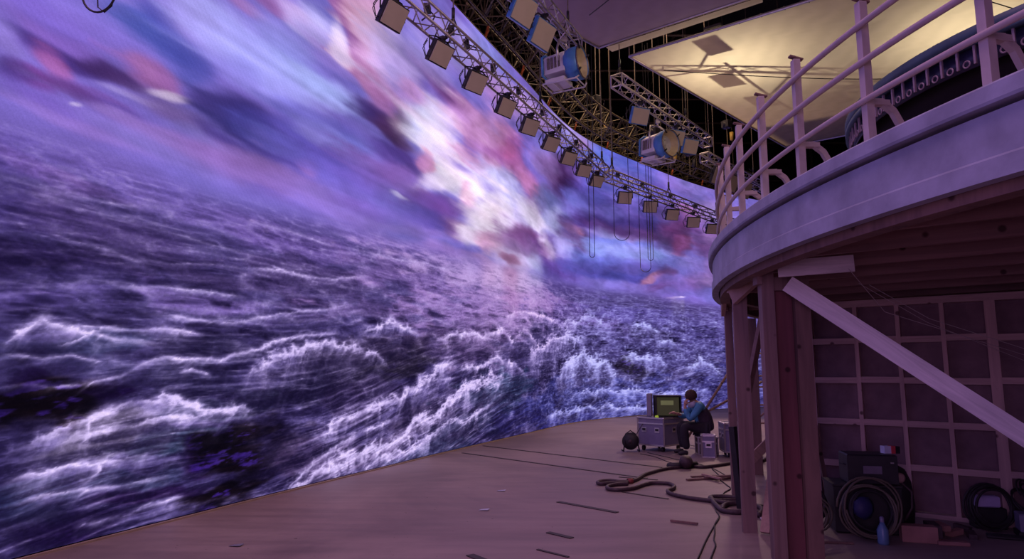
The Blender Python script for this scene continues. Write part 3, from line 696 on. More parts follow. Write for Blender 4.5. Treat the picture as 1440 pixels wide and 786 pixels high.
led.part('top_rail',ribbon(-.12,.0,WH+.022,WH+.06),M['steel_dark'])
M['kerb']=mat('tan_floor_kerb',(.34,.25,.20),.7,0,.1)
tag(ribbon(.03,.065,.0,.018).build('trim_1',M['kerb']),kind='structure')
# ---------------------------------------------------------------- trusses
def box_truss(t,p0,p1,w=.29,seg=.30,m=None,m2=None,r=.024,diag=True):
    """four chords as parts, the welded lacing as one stuff part"""
    p0,p1=V(*p0),V(*p1); d=(p1-p0); L=d.length; d/=L; a=d.cross(V(0,0,1)).normalized()*(w/2); b=V(0,0,w/2)
    m=m or M['steel']; m2=m2 or m
    cs=[a+b,-a+b,-a-b,a-b]
    for c in cs: t.part('chord',MB().tube([p0+c,p1+c],r,6),m)
    n=max(2,int(L/seg)); q=MB()
    for k in range(4):
        c0,c1=cs[k],cs[(k+1)%4]
        for i in range(n):
            u0=p0+d*(L*i/n); u1=p0+d*(L*(i+1)/n)
            q.tube([u0+(c0 if i%2 else c1),u1+(c1 if i%2 else c0)],r*.48,4,caps=False)
        q.tube([p0+c0,p0+c1],r*.8,4); q.tube([p1+c0,p1+c1],r*.8,4)
    o=t.part('lacing',q,m2); o['kind']='stuff'
    return d
def drop_line(name,x,y,z0,z1,label,group,r=.012,m=None,hook=True,th=None):
    q=MB().tube([(x,y,z1),(x,y,z0)],r,5)
    t=Thing(name,(x,y,z0),label,'cable',group)
    t.part('line',q,m or M['steel_dark'])
    if hook:
        t.part('hook',MB().tube([(x,y,z0+.26),(x-.10,y-.05,z0)],.014,5).tube([(x,y,z0+.26),(x+.10,y+.05,z0)],.014,5).tube([(x,y,z0+.24),(x,y,z0+.42)],.032,6),M['black'])
    return t
# near truss with its lamps
ZT=7.2
TA=(-2.35,7.9,ZT); TB=(2.62,18.45,ZT); TC=(2.78,18.72,ZT); TD=(9.4,26.2,ZT)
t1=Thing('lighting_truss',TA,'long silver box truss hanging before the near half of the video wall','truss')
d1=box_truss(t1,TA,TB,m=M['steel_backlit'])
t2=Thing('lighting_truss',TC,'silver box truss hanging before the far blue half of the video wall','truss')
d2=box_truss(t2,TC,TD,m=M['steel_backlit'])
rk=random.Random(21)
for t_,a_,b_,fs_ in ((t1,TA,TB,(.20,.265,.31,.40,.50,.61,.70,.80,.9)),(t2,TC,TD,(.05,.19,.37,.55,.73))):
    for f_ in fs_:                                         # dark clamps and cable bundles strapped in the truss
        p_=V(*a_).lerp(V(*b_),f_); q=MB().obox(p_+V(0,0,.15),(.05,0,0),(0,.09,0),(0,0,.05))
        for k in range(3):
            e_=V(rk.uniform(-.12,.12),rk.uniform(-.25,.25),rk.uniform(-.18,.12)); q.tube([p_+V(0,0,.15),p_+e_+V(.05,0,.05),p_+e_*1.3],.014,5)
        t_.part('cable_bundle',q,M['rubber'])
def panel_light(label,p,d,group,scale=1.,tilt=.42,diff='diffuser',bodym='black',drop=.40,n=None,pan=0.):
    """square soft panel on a yoke under a truss; p = point on the truss axis, d = truss direction"""
    d=V(*d).normalized(); d=(Matrix.Rotation(math.radians(pan),3,'Z')@d); n=n or d.cross(V(0,0,1)).normalized()      # n points at the stage
    up=(n*tilt+V(0,0,1)*math.sqrt(1-tilt*tilt)).normalized(); fn=(n*math.sqrt(1-tilt*tilt)-V(0,0,1)*tilt)
    W_,H_=.30*scale,.25*scale
    p=V(*p); c=p+V(0,0,-.15-drop)
    t=Thing('panel_light',tuple(c),label,'lamp',group)
    t.part('body',MB().obox(c-fn*.05,d*W_,up*H_,fn*.045),M[bodym],bevel=.008)
    t.part('diffuser_face',MB().obox(c+fn*.003,d*(W_-.02),up*(H_-.02),fn*.006),M[diff])
    q=MB()
    top=p+V(0,0,-.16)
    q.tube([c-fn*.05+d*(W_+.03),c-fn*.05+d*(W_+.03)+V(0,0,.22),top+d*(W_*.6),top-d*(W_*.6),c-fn*.05-d*(W_+.03)+V(0,0,.22),c-fn*.05-d*(W_+.03)],.014,6)
    t.part('yoke',q,M['black'])
    t.part('clamp',MB().obox(p+V(0,0,-.17),d*.035,n*.05,V(0,0,.06)).tube([p+V(0,0,-.145)-n*.1,p+V(0,0,-.145)+n*.1],.034,8),M['black'])
    q=MB(); e=c-d*(W_+.05)-fn*.08
    q.tube([e+V(0,0,.15),e-d*.09+V(0,0,.0),e-d*.04+V(0,0,-.16),e+d*.10+V(0,0,-.14)-fn*.08,e+d*.16+V(0,0,.0)-fn*.1],.008,5)
    q.tube([e+V(0,0,.12),e-d*.04-fn*.08+V(0,0,-.06),e+d*.06-fn*.1+V(0,0,-.20),e+d*.18-fn*.1+V(0,0,-.05)],.007,5)
    t.part('cable_loop',q,M['rubber'])
    t.part('power_supply',MB().obox(c-fn*.13,d*W_*.55,up*H_*.45,fn*.035),M['white_lamp'] if bodym!='black' else M['steel_dark'])
    return t
def lerp(a,b,t): return tuple(x+(y-x)*t for x,y in zip(a,b))
G1='soft panels under the near truss'; G2='soft panels under the far truss'
lab1=['soft panel lamp nearest the camera, cut by the top edge of the picture','soft panel second from the top on the near truss, over pale cloud','soft panel third from the top on the near truss','soft panel fourth from the top on the near truss','soft panel fifth from the top on the near truss','soft panel sixth from the top on the near truss','soft panel seventh from the top on the near truss','soft panel next to last on the near truss','soft panel at the far end of the near truss, by the truss corner']
rt=random.Random(3)
for i,f in enumerate((.1254,.2398,.344,.4534,.5541,.6582,.7584,.8544,.947)):
    panel_light(lab1[i],lerp(TA,TB,f),d1,G1,(.76-.012*i),.55+rt.uniform(-.06,.06),drop=.27,pan=-8-3.5*i+rt.uniform(-4,4))
lab2=['soft panel nearest the corner of the far truss','soft panel second on the far truss, above the hanging cable loop','middle soft panel on the far truss','soft panel next to last on the far truss','last soft panel on the far truss, beside the deck railing']
for i,f in enumerate((.0904,.2372,.3819,.5318,.6801)):
    panel_light(lab2[i],lerp(TC,TD,f),d2,G2,.74,.42+rt.uniform(-.05,.05),drop=.34,pan=-38+rt.uniform(-7,7))
# clamps on the trusses
# upper trusses
U1a,U1b=(-1.0,8.9,8.5),(1.36,13.5,8.5); U2a,U2b=(2.5,15.2,8.5),(5.95,19.58,8.5); U3a,U3b=(6.25,21.0,8.5),(9.6,24.7,8.5)
tu1=Thing('lighting_truss',U1a,'silver truss beside the purple cloth, carrying the nearer blue lamp','truss'); du1=box_truss(tu1,U1a,U1b)
tu2=Thing('lighting_truss',U2a,'short silver truss carrying the farther blue lamp below the cream cloth','truss'); du2=box_truss(tu2,U2a,U2b)
tu3=Thing('lighting_truss',U3a,'farthest short silver truss, half hidden behind the deck railing','truss'); du3=box_truss(tu3,U3a,U3b)
# truss ends: pointed noses
for t,p,d in ((tu2,U2a,-du2),(tu3,U3a,-du3),(t2,TC,-d2)):
    q=MB(); p=V(*p); a=d.cross(V(0,0,1)).normalized()*.14
    for c in (a+V(0,0,.14),-a+V(0,0,.14),-a-V(0,0,.14),a-V(0,0,.14)): q.tube([p+c,p+d*.26],.016,5)
    t.part('end_nose',q,M['steel'])
panel_light('large soft panel at the top edge beside the purple cloth',lerp(U1a,U1b,.52),du1,'soft panels under the upper trusses',1.0,.45,bodym='blue_lamp',drop=.30,pan=-10)
panel_light('large soft panel with blue back just above the nearer blue lamp',lerp(U1a,U1b,.68),du1,'soft panels under the upper trusses',1.0,.45,bodym='blue_lamp',drop=.38,pan=-10)
panel_light('soft panel with blue back left of the farther blue lamp',lerp(U2a,U2b,.215),du2,'soft panels under the upper trusses',.85,.40,bodym='blue_lamp',drop=.38,pan=-28)
panel_light('soft panel just behind the farther blue lamp',lerp(U2a,U2b,.60),du2,'soft panels under the upper trusses',.85,.40,bodym='blue_lamp',drop=.34,pan=-28)
panel_light('soft panel at the far end of the short truss under the cream cloth',lerp(U2a,U2b,.77),du2,'soft panels under the upper trusses',.85,.40,bodym='blue_lamp',drop=.34,pan=-28)
for f,l in ((.2,'soft panel under the farthest truss, left of the railing posts'),(.43,'soft panel under the farthest truss, seen between the railing posts'),(.66,'rearmost soft panel under the farthest truss, beyond the railing')):
    panel_light(l,lerp(U3a,U3b,f),du3,'soft panels under the upper trusses',1.15,.38,drop=.28)
# big fresnel lamps
def fresnel(label,c,ax,hang,s=1.):
    c=V(*c); ax=V(*ax).normalized(); side=ax.cross(V(0,0,1)).normalized(); up=side.cross(ax).normalized()
    t=Thing('fresnel_lamp',tuple(c),label,'lamp','blue studio lamps')
    R=.37*s
    body=MB(); n=10; prof=[(-1,-.62),(-1,.35),(-.62,.92),(.35,.92),(1,.55),(1,-.62)]
    B0=c-ax*.62*s; B1=c-ax*.10*s
    vs=[B0+side*(x*.26*s)+up*(y*.34*s) for x,y in prof]+[B1+side*(x*.31*s)+up*(y*.36*s) for x,y in prof]
    k=len(prof); fs=[(i,(i+1)%k,(i+1)%k+k,i+k) for i in range(k)]+[tuple(range(k-1,-1,-1)),tuple(range(k,2*k))]
    t.part('housing',MB().add(vs,fs),M['white_lamp'],bevel=.01)
    for sd in (-1,1):
        q=MB()
        for j in range(5): q.obox(c-ax*(.50-.09*j)*s+side*sd*.287*s+up*.02,ax*.028*s,side*.012,up*.13*s)
        t.part('vent_slats',q,M['steel_dark'])
    t.part('back_rim',MB().tube([B0-ax*.02+side*(x*.29*s)+up*(y*.37*s) for x,y in prof],.03*s,6,closed=True),M['blue_lamp'])
    t.part('barrel',MB().lathe(c-ax*.12*s,ax,[(0,.20*s),(.0,.33*s),(.12*s,R),(.34*s,R),(.34*s,R-.02),(.20*s,R-.03),(.12*s,.30*s)],36),M['blue_lamp'])
    t.part('front_ring',MB().ring(c+ax*.22*s,ax,R-.005,.018*s,36),M['steel_dark'])
    t.part('reflector_cone',MB().lathe(c-ax*.0*s,ax,[(.20*s,R-.025),(.02*s,R-.07),(-.03*s,.24*s)],36),M['reflector'])
    le=MB()
    for j in range(7): le.ring(c+ax*(.015+.004*(6-j))*s,ax,(.025+.033*j)*s,.017*s,28,5)
    t.part('lens',le.lathe(c-ax*.0*s,ax,[(0,.24*s),(.01*s,.0)],28),M['glass'])
    for k in range(4):
        an=PI/4+k*PI/2; u=side*math.cos(an)+up*math.sin(an); t.part('barn_door_lug',MB().obox(c+ax*.25*s+u*R,u*.055*s,ax*.02*s,u.cross(ax)*.014*s),M['black'])
    q=MB()
    for sd in (-1,1):
        q.tube([c-ax*.66*s+side*sd*.27*s-up*.42*s,c+ax*.14*s+side*sd*.27*s-up*.46*s,c+ax*.20*s+side*sd*.22*s-up*.40*s],.016,6)
    for x in (-.66,-.40,-.12,.14): q.tube([c+ax*x*s-side*.27*s-up*.44*s,c+ax*x*s+side*.27*s-up*.44*s],.014,6)
    t.part('skid_frame',q,M['white_lamp'])
    t.part('ballast_tray',MB().obox(c-ax*.38*s-up*.36*s,ax*.24*s,side*.24*s,up*.05*s).obox(c-ax*.42*s-up*.30*s-side*.27*s,ax*.14*s,side*.01,up*.03*s),M['white_lamp'],bevel=.01)
    h=V(*hang); q=MB()
    yc=c-ax*.22*s
    for sd in (-1,1): q.tube([yc+side*sd*.36*s,yc+side*sd*.38*s+up*.30*s,yc+side*sd*.30*s+V(0,0,.52*s),yc+V(0,0,.58*s)],.026*s,7)
    t.part('yoke',q,M['steel'])
    t.part('drop_bar',MB().tube([yc+V(0,0,.56*s),(yc.x,yc.y,h.z-.17)],.028,8).obox((yc.x,yc.y,h.z-.17),(.05,0,0),(0,.05,0),(0,0,.05)),M['steel'])
    q=MB()
    q.tube([c-ax*.30*s+side*(-.30)*s+up*.24*s,c-ax*.10*s+side*(-.32)*s+up*.26*s,c-ax*.10*s-side*.34*s,c-ax*.30*s-side*.33*s-up*.02,c-ax*.30*s+side*(-.30)*s+up*.24*s],.013,5)
    t.part('grab_handle',q,M['black'])
    return t
p=lerp(U1a,U1b,.86); fresnel('nearer blue and white studio lamp by the corner of the purple cloth',(p[0]+.22,p[1]-.02,7.76),(.93,-.50,.04),p,.9)
p=lerp(U2a,U2b,.47); fresnel('farther blue studio lamp facing the camera below the cream cloth',(p[0]-.03,p[1],7.62),(.66,-.85,-.06),p,.98)
# ---------------------------------------------------------------- curved support truss above the screen
def wpt(s,off,z):
    x,y=wall_at(s); d=wall_dir(s); n=d.cross(V(0,0,1)); return V(x,y,0)+n*off+V(0,0,z)
sup=Thing('support_truss',tuple(wpt(12,.2,WH)),'dense olive curved truss the video wall hangs from','truss')
rows=[(-.22,9.78),(.22,9.84),(-.25,10.30),(.25,10.38),(.72,9.98),(.72,10.55)]
ss=np.arange(6.2,29.5,.46)
M['olive_steel']=mat('warm_lit_steel',(.20,.165,.09),.5,.5,.4,20)  # olive tint stands in for warm light falling on the steel
for off,z in rows: sup.part('chord',MB().tube([wpt(s,off,z) for s in ss],.032,6),M['olive_steel'])
q=MB(); rr=random.Random(9)
for i in range(len(ss)-1):
    for (a,b) in ((0,1),(0,2),(1,3),(2,3),(1,4),(3,5),(4,5),(0,3),(1,5)):
        if rr.random()<.8:
            A_,B_=(a,b) if i%2 else (b,a)
            q.tube([wpt(ss[i],*rows[A_]),wpt(ss[i+1],*rows[B_])],rr.choice((.012,.016,.02)),4,caps=False)
        if rr.random()<.3: q.tube([wpt(ss[i],*rows[a]),wpt(ss[i],*rows[b])],.014,4,caps=False)
o=sup.part('lacing',q,M['olive_steel']); o['kind']='stuff'
q=MB()
for i in range(170):                                   # shackles, slings and cable ends tangled along the truss
    s=rr.uniform(6.3,29); a=wpt(s,rr.uniform(-.2,1.0),rr.uniform(9.8,10.8)); b=a+V(rr.uniform(-.28,.28),rr.uniform(-.35,.35),rr.uniform(-.35,.1))
    m_=(a+b)/2+V(0,0,-rr.uniform(.05,.25)); q.tube([a,m_,b],rr.choice((.010,.016)),4)
o=sup.part('cable_tangle',q,M['rubber']); o['kind']='stuff'
for i,s in enumerate(np.arange(6.6,29,1.15)):          # lifting straps down to the head of the screen
    a=wpt(s,.05,9.95); sup.part('strap',MB().beam(a,wpt(s,-.03,9.66),.05,.02).tube([wpt(s,-.03,9.72),wpt(s,.05,9.86)],.03,6),M['orange'] if i%2 else M['olive_steel'])
# roof grid, dark pipes
rg=Thing('roof_grid',(4,20,15.4),'dark pipe grid under the studio roof','grid')
for k in range(12): rg.part('pipe',MB().tube([(-11,3+k*3.3,15.4),(30,3+k*3.3,15.4)],.06,6),M['steel_dark'])
for k in range(10): rg.part('pipe',MB().tube([(-10+k*4.2,-2,15.55),(-10+k*4.2,44,15.55)],.06,6),M['steel_dark'])
cat_=Thing('catwalk',(8,41,0),'dark catwalk trusses behind the video wall','catwalk')
for x in (-11,-1,9,19,29): cat_.part('upright',MB().tube([(x,41,0),(x,41,17)],.08,6),M['steel_dark'])
for z in (8.3,9.4,10.6,12.0,13.4): cat_.part('rail',MB().tube([(-11,41,z),(30,41,z+.2)],.05,6),M['steel_dark'])
q=MB()
for k in range(46): x=-11+k*.9; q.tube([(x,41,8.3),(x+.45,41,9.4),(x+.9,41,8.3)],.025,4).tube([(x,41,12.0),(x+.45,41,13.4),(x+.9,41,12.0)],.025,4)
cat_.part('lacing',q,M['steel_dark'])['kind']='stuff'
# ---------------------------------------------------------------- drop lines and hoists
def hoist(x,y,z,label,tagc='yellow',top=15.4):
    t=Thing('chain_hoist',(x,y,z),label,'hoist','chain hoists over the stage')
    t.part('motor_body',MB().box((x,y,z),(.24,.30,.30),.6,.03).lathe((x-.14,y,z),(1,0,0),[(0,.02),(0,.11),(.28,.11),(.28,.02)],12),M['black'])
    t.part('chain',MB().tube([(x,y,z+.12),(x,y,top)],.011,5),M['steel_dark'])
    t.part('load_chain',MB().tube([(x,y,z-.15),(x,y,z-.9)],.018,5),M['olive_steel'])
    t.part('chain_bag',MB().lathe((x+.16,y,z-.62),(0,0,1),[(0,.03),(.03,.06),(.32,.075),(.32,.0)],10),M[tagc])
    return t
truss_drops=[(TA,TB,(.27,.60,.985),'near truss',('by its second soft panel','in the middle, by the fifth soft panel','at its far end')),(TC,TD,(.02,.36,.72),'far truss',('at its near corner','above its middle soft panel','above its last soft panel')),(U1a,U1b,(.35,.92),'truss beside the purple cloth',('farther up, at the picture top','right above the nearer blue lamp')),(U2a,U2b,(.03,.72),'short truss under the cream cloth',('at its pointed left end','near its right end')),(U3a,U3b,(.08,.8),'farthest short truss',('at its left end','behind the railing posts'))]
for a,b,fs,l,wh in truss_drops:
    for f,w_ in zip(fs,wh):
        p=lerp(a,b,f); drop_line('suspension_line',p[0],p[1],p[2]+.16,15.4,'line holding the '+l+', '+w_,'lines holding the '+l,.013)
OR=['first','second','third','fourth','fifth','sixth','seventh','eighth','ninth','tenth','eleventh','twelfth','thirteenth']
for i,s in enumerate((6.9,8.4,9.9,11.6,13.4,15.2,17.0,18.8,20.6,22.4,24.2,26.0,28)):
    p=wpt(s,.4,10.42); drop_line('suspension_line',p.x,p.y,p.z,15.4,'line to the curved support truss, '+OR[i]+' from the picture top','lines over the support truss',.010)
hs=[(3.4,24.6,11.3,'yellow','chain hoist with yellow bag between the two cloths'),(5.0,22.5,9.9,'orange','chain hoist with orange bag above the farther blue lamp'),(5.75,23.4,9.8,'yellow','chain hoist with yellow bag right above the short truss'),(6.6,24.0,9.7,'black','plain dark chain hoist behind the short truss'),(9.6,27.3,9.7,'orange','chain hoist with orange bag left of the railing posts'),(7.9,23.6,10.6,'yellow','small chain hoist with yellow bag at the cloth corner'),(3.0,22.8,11.2,'black','dark chain hoist high behind the gap of the cloths')]
for x,y,z,c,l in hs: hoist(x,y,z,l,c)
# thin vertical cables hanging before the wall
def loop(name,u,label,grp,r=.010):
    return single(name,MB().tube(u,r,5),M['rubber'],label,'cable',grp,loc=tuple(u[0]))
def hang_loop(x,y,ztop,zb,wd,label,dy=0):
    pts=[(x-wd/2,y-dy,ztop)]
    for k in range(13):
        a=PI*k/12; pts.append((x-math.cos(a)*wd/2,y-math.cos(a)*dy,zb+wd/2-math.sin(a)*wd/2))
    pts.append((x+wd/2,y+dy,ztop)); loop('hanging_cable',[V(*p) for p in pts],label,'cable loops in front of the screen')
p=lerp(TA,TB,.905); hang_loop(p[0]+.0,p[1]+.2,11.5,4.62,.13,'tall thin cable loop hanging left of the truss corner')
p=lerp(TC,TD,.17); hang_loop(p[0]+.2,p[1]+.3,12.,4.62,.32,'tall thin cable loop hanging before the blue clouds, wider one')
p=lerp(TC,TD,.19); hang_loop(p[0]+.2,p[1]+.0,12.,4.95,.16,'narrow cable loop hanging inside the wider one')
p=lerp(TC,TD,.06); hang_loop(p[0]+.05,p[1]+.1,9.5,5.4,.45,'short slack cable between the two trusses')
# near cable loop in the top left corner
NL=(-3.02,4.78)
q=[V(-3.14,4.55,5.4),V(-3.14,4.55,4.42)]+[V(-3.14+.125*(1-math.cos(a)),4.55,4.36-.175*math.sin(a)) for a in [PI*k/14 for k in range(15)]]+[V(-2.89,4.55,4.42),V(-2.885,4.55,5.4)]
loop('hanging_cable',q,'thick black cable loop hanging in the top left corner','cable loops at the top left',.008)
q=[V(-3.0,4.56,5.4),V(-3.02,4.56,4.5),V(-3.035,4.56,4.36),V(-3.02,4.56,4.23),V(-2.97,4.56,4.19),V(-2.92,4.56,4.24),V(-2.90,4.56,4.4),V(-2.89,4.56,5.4)]
loop('hanging_cable',q,'thinner inner cable loop in the top left corner','cable loops at the top left',.005)
# ---------------------------------------------------------------- overhead cloths
def cloth_mat(name,col):
    m=bpy.data.materials.new(name); m.use_nodes=True; N=m.node_tree.nodes; L=m.node_tree.links; N.clear()
    out=N.new('ShaderNodeOutputMaterial'); d=N.new('ShaderNodeBsdfDiffuse'); t=N.new('ShaderNodeBsdfTranslucent'); x=N.new('ShaderNodeMixShader'); x.inputs[0].default_value=.5
    tc=N.new('ShaderNodeTexCoord'); n=N.new('ShaderNodeTexWave'); n.inputs['Scale'].default_value=2.2; n.inputs['Distortion'].default_value=6; n.inputs['Detail'].default_value=3; mp=N.new('ShaderNodeMapping'); mp.inputs['Scale'].default_value=(.3,1,1); L.new(tc.outputs['Object'],mp.inputs[0]); L.new(mp.outputs[0],n.inputs['Vector'])
    r=N.new('ShaderNodeValToRGB'); L.new(n.outputs['Fac'],r.inputs[0]); r.color_ramp.elements[0].color=(*[c*.94 for c in col],1); r.color_ramp.elements[1].color=(*col,1)
    L.new(r.outputs[0],d.inputs[0]); L.new(r.outputs[0],t.inputs[0]); bp=N.new('ShaderNodeBump'); bp.inputs['Strength'].default_value=.3; bp.inputs['Distance'].default_value=.03; L.new(n.outputs['Fac'],bp.inputs['Height']); L.new(bp.outputs[0],d.inputs['Normal'])
    L.new(d.outputs[0],x.inputs[1]); L.new(t.outputs[0],x.inputs[2]); L.new(x.outputs[0],out.inputs[0]); return m
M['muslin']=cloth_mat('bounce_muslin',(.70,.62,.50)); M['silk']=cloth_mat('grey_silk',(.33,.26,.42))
def cloth(label,A,u,v,LU,LV,z,m,group,sag=.25,gx=28,gy=28,lines=()):
    A=V(A[0],A[1],z); u=V(*u,0).normalized(); v=V(*v,0).normalized()
    t=Thing('overhead_cloth',tuple(A),label,'cloth',group); vs=[];fs=[]
    for j in range(gy+1):
        for i in range(gx+1):
            a,b=i/gx,j/gy
            zz=-sag*(math.sin(PI*a)*math.sin(PI*b))**.7+.05*math.sin(9*a+4*b)*math.sin(PI*b)*math.sin(PI*a)-.03*abs(math.sin(a*PI*7))*(1-b if b>.5 else b)*.6
            vs.append(A+u*(LU*a)+v*(LV*b)+V(0,0,zz))
    for j in range(gy):
        for i in range(gx): k=j*(gx+1)+i; fs.append((k,k+1,k+gx+2,k+gx+1))
    t.part('fabric',MB().add(vs,fs,True),m)
    cs=[A,A+u*LU,A+u*LU+v*LV,A+v*LV]
    for k in range(4): t.part('frame_pipe',MB().tube([cs[k]+V(0,0,-.02),cs[(k+1)%4]+V(0,0,-.02)],.035,8),M['steel'])
    q=MB()
    for k in range(4):
        a,b=cs[k],cs[(k+1)%4]; n=int((b-a).length/.5)
        for j in range(n): p=a.lerp(b,(j+.5)/n); q.tube([p+V(0,0,.03),p+V(.04,.02,-.05)],.012,4)
    t.part('tie_cords',q,M['steel_dark'])['kind']='stuff'
    for k in range(4): q=MB().tube([cs[k],(cs[k].x,cs[k].y,15.4)],.012,5); t.part('suspension_wire',q,M['steel_dark'])
    for (a0,b0,a1,b1) in lines:
        q=MB(); P=[]
        for k in range(9):
            s=k/8; a=a0+(a1-a0)*s; b=b0+(b1-b0)*s; zz=-sag*(math.sin(PI*a)*math.sin(PI*b))**.7-.06-.10*math.sin(PI*s)
            P.append(A+u*(LU*a)+v*(LV*b)+V(0,0,zz))
        t.part('slack_line',q.tube(P,.012,5),M['rubber'])
    return t
cloth('large cream cloth panel lit warm, above the deck railing',(2.96,15.96),(.70,.714),(.80,-.60),9.6,13.0,9.5,M['muslin'],'overhead cloths',.30,lines=((.12,.02,.62,.5),(.2,.55,.75,.8),(.0,.45,.55,.98)))
# the purple cloth, and a blocker added to shade the cream cloth's end
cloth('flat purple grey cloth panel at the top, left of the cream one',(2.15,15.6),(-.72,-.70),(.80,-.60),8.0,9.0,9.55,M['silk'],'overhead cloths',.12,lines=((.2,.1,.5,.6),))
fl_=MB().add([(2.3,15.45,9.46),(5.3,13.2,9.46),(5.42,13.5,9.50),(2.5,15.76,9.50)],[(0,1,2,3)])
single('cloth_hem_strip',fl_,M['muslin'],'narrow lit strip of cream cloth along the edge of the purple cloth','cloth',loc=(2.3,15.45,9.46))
blk=MB().obox((14.3,18.2,9.75),V(.80,-.60,0)*6.6,V(.70,.714,0)*1.6,V(0,0,.02))  # unseen blocker added to keep warm light off the cloth end
single('cloth_light_blocker',blk,M['dark_wall'],'unseen black blocker added over the far end of the cream cloth','flag',loc=(14.3,18.2,9.75))
# unseen truss and panels set above the cream cloth to shadow it
V1a,V1b=(4.3,16.55,9.95),(13.9,15.75,9.95)
tv=Thing('lighting_truss',V1a,'truss above the cream cloth that throws its shadow on it','truss'); dv=box_truss(tv,V1a,V1b,w=.22,seg=.5,r=.03)
for (px_,py_,l) in ((5.12,15.62,'panel above the cream cloth, upper left one of the shadows'),(5.78,16.9,'panel above the cream cloth, sharpest shadow in the middle'),(6.75,17.8,'panel above the cream cloth, lowest shadow by the railing'),(7.5,15.0,'panel above the cream cloth, blurred shadow between the two tall posts'),(9.6,16.7,'panel above the cream cloth, shadow left of the tallest post'),(11.9,14.9,'panel above the cream cloth, rightmost shadow over the dark canopy')):
    u_=V(.70,.714,0); v_=V(.80,-.60,0); c_=V(px_,py_,9.98)
    t=Thing('shadow_panel',tuple(c_),'flat '+l,'flag','shadow panels above the cream cloth')
    t.part('panel_body',MB().obox(c_,u_*.32,v_*.21,V(0,0,.03)),M['black']); fx=V1a[0]+max(.3,px_-V1a[0]); fp=lerp(V1a,V1b,(px_-V1a[0])/9.6)
    t.part('arm',MB().tube([c_+V(0,0,.03),V(fp[0],fp[1],9.97)],.03,6),M['steel'])
for a_,b_ in (((5.5,16.4,9.9),(4.1,17.2,9.9)),((5.5,16.2,9.9),(8.2,18.9,9.9))): tv.part('outrigger',MB().tube([a_,b_],.035,6),M['steel'])
# ---------------------------------------------------------------- round deck on timber posts
DC=(11.0,5.3); DR=9.0; ZB,ZD=2.5,2.95
def dpt(th,R,z): return V(DC[0]-R*math.cos(th),DC[1]+R*math.sin(th),z)   # th=0 is the point nearest the screen side
deck=Thing('round_deck',(2.1,5.3,0),'round raised timber deck with a curved plaster fascia','deck')
def band(R0,R1,z0,z1,t0,t1,n,mb=None):
    mb=mb or MB(); vs=[];fs=[]
    for i in range(n+1):
        th=t0+(t1-t0)*i/n; vs+=[dpt(th,R0,z0),dpt(th,R1,z0),dpt(th,R1,z1),dpt(th,R0,z1)]
    for i in range(n):
        o=i*4
        for k in range(4): fs.append((o+k,o+(k+1)%4,o+4+(k+1)%4,o+4+k))
    fs+=[(0,1,2,3),(n*4+3,n*4+2,n*4+1,n*4)]
    return mb.add(vs,fs)
T0,T1=-1.15,1.75
def prof(profile,t0,t1,n):
    vs=[];fs=[];k=len(profile)
    for i in range(n+1):
        th=t0+(t1-t0)*i/n
        for R,z in profile: vs.append(dpt(th,R,z))
    for i in range(n):
        for j in range(k): fs.append((i*k+j,i*k+(j+1)%k,(i+1)*k+(j+1)%k,(i+1)*k+j))
    return MB().add(vs,fs)
deck.part('fascia',prof([(8.93,2.50),(9.005,2.50),(9.005,2.60),(8.988,2.615),(8.988,2.83),(8.93,2.83)],T0,T1,150),M['plaster'])
deck.part('fascia_lip',prof([(8.84,2.855),(9.026,2.855),(9.032,2.87),(9.032,2.945),(9.015,2.96),(8.84,2.96)],T0,T1,150),M['plaster'])
deck.part('rim_joist',band(8.80,8.915,2.44,2.66,T0,T1,110),M['lumber_dark'])
top=MB(); n=72; vs=[dpt(T0-.4+ (T1-T0+.8)*i/n,8.92,2.80) for i in range(n+1)]; vs=vs+[V(19,9,2.80),V(19,-4,2.80)]; vv=vs+[v+V(0,0,-.06) for v in vs]; k=len(vs)
top.add(vv,[tuple(range(k)),tuple(range(2*k-1,k-1,-1))]+[(i,(i+1)%k,(i+1)%k+k,i+k) for i in range(k)])
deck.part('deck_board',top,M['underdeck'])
jd=V(.795,-.606,0); jn=V(.606,.795,0)
for i in range(-1,10):                                  # joists run parallel to the stud wall
    o=V(2.3,4.2,0)+jn*(.74*i+.1)
    # clip to the circle
    b=(o-V(DC[0],DC[1],0)).dot(jd); c=(o-V(DC[0],DC[1],0)).length_squared-8.78**2; D=b*b-c
    if D<=0: continue
    a0=-b-math.sqrt(D); a1=min(-b+math.sqrt(D),a0+9.5)
    p0=o+jd*a0; p1=o+jd*a1
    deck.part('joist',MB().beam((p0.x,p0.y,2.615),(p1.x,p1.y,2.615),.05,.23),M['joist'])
for (a,b,z,w_,h_) in (((2.72,7.9),(5.2,10.8),2.47,.09,.16),((5.2,4.2),(8.3,8.3),2.44,.09,.2)):
    deck.part('beam',MB().beam((a[0],a[1],z),(b[0],b[1],z),w_,h_),M['lumber_dark'])
def post(x,y,wx,wy,z1,rz,m='lumber',z0=0,nm='post'): return deck.part(nm,MB().box((x,y,(z0+z1)/2),(wx,wy,z1-z0),rz),M[m])
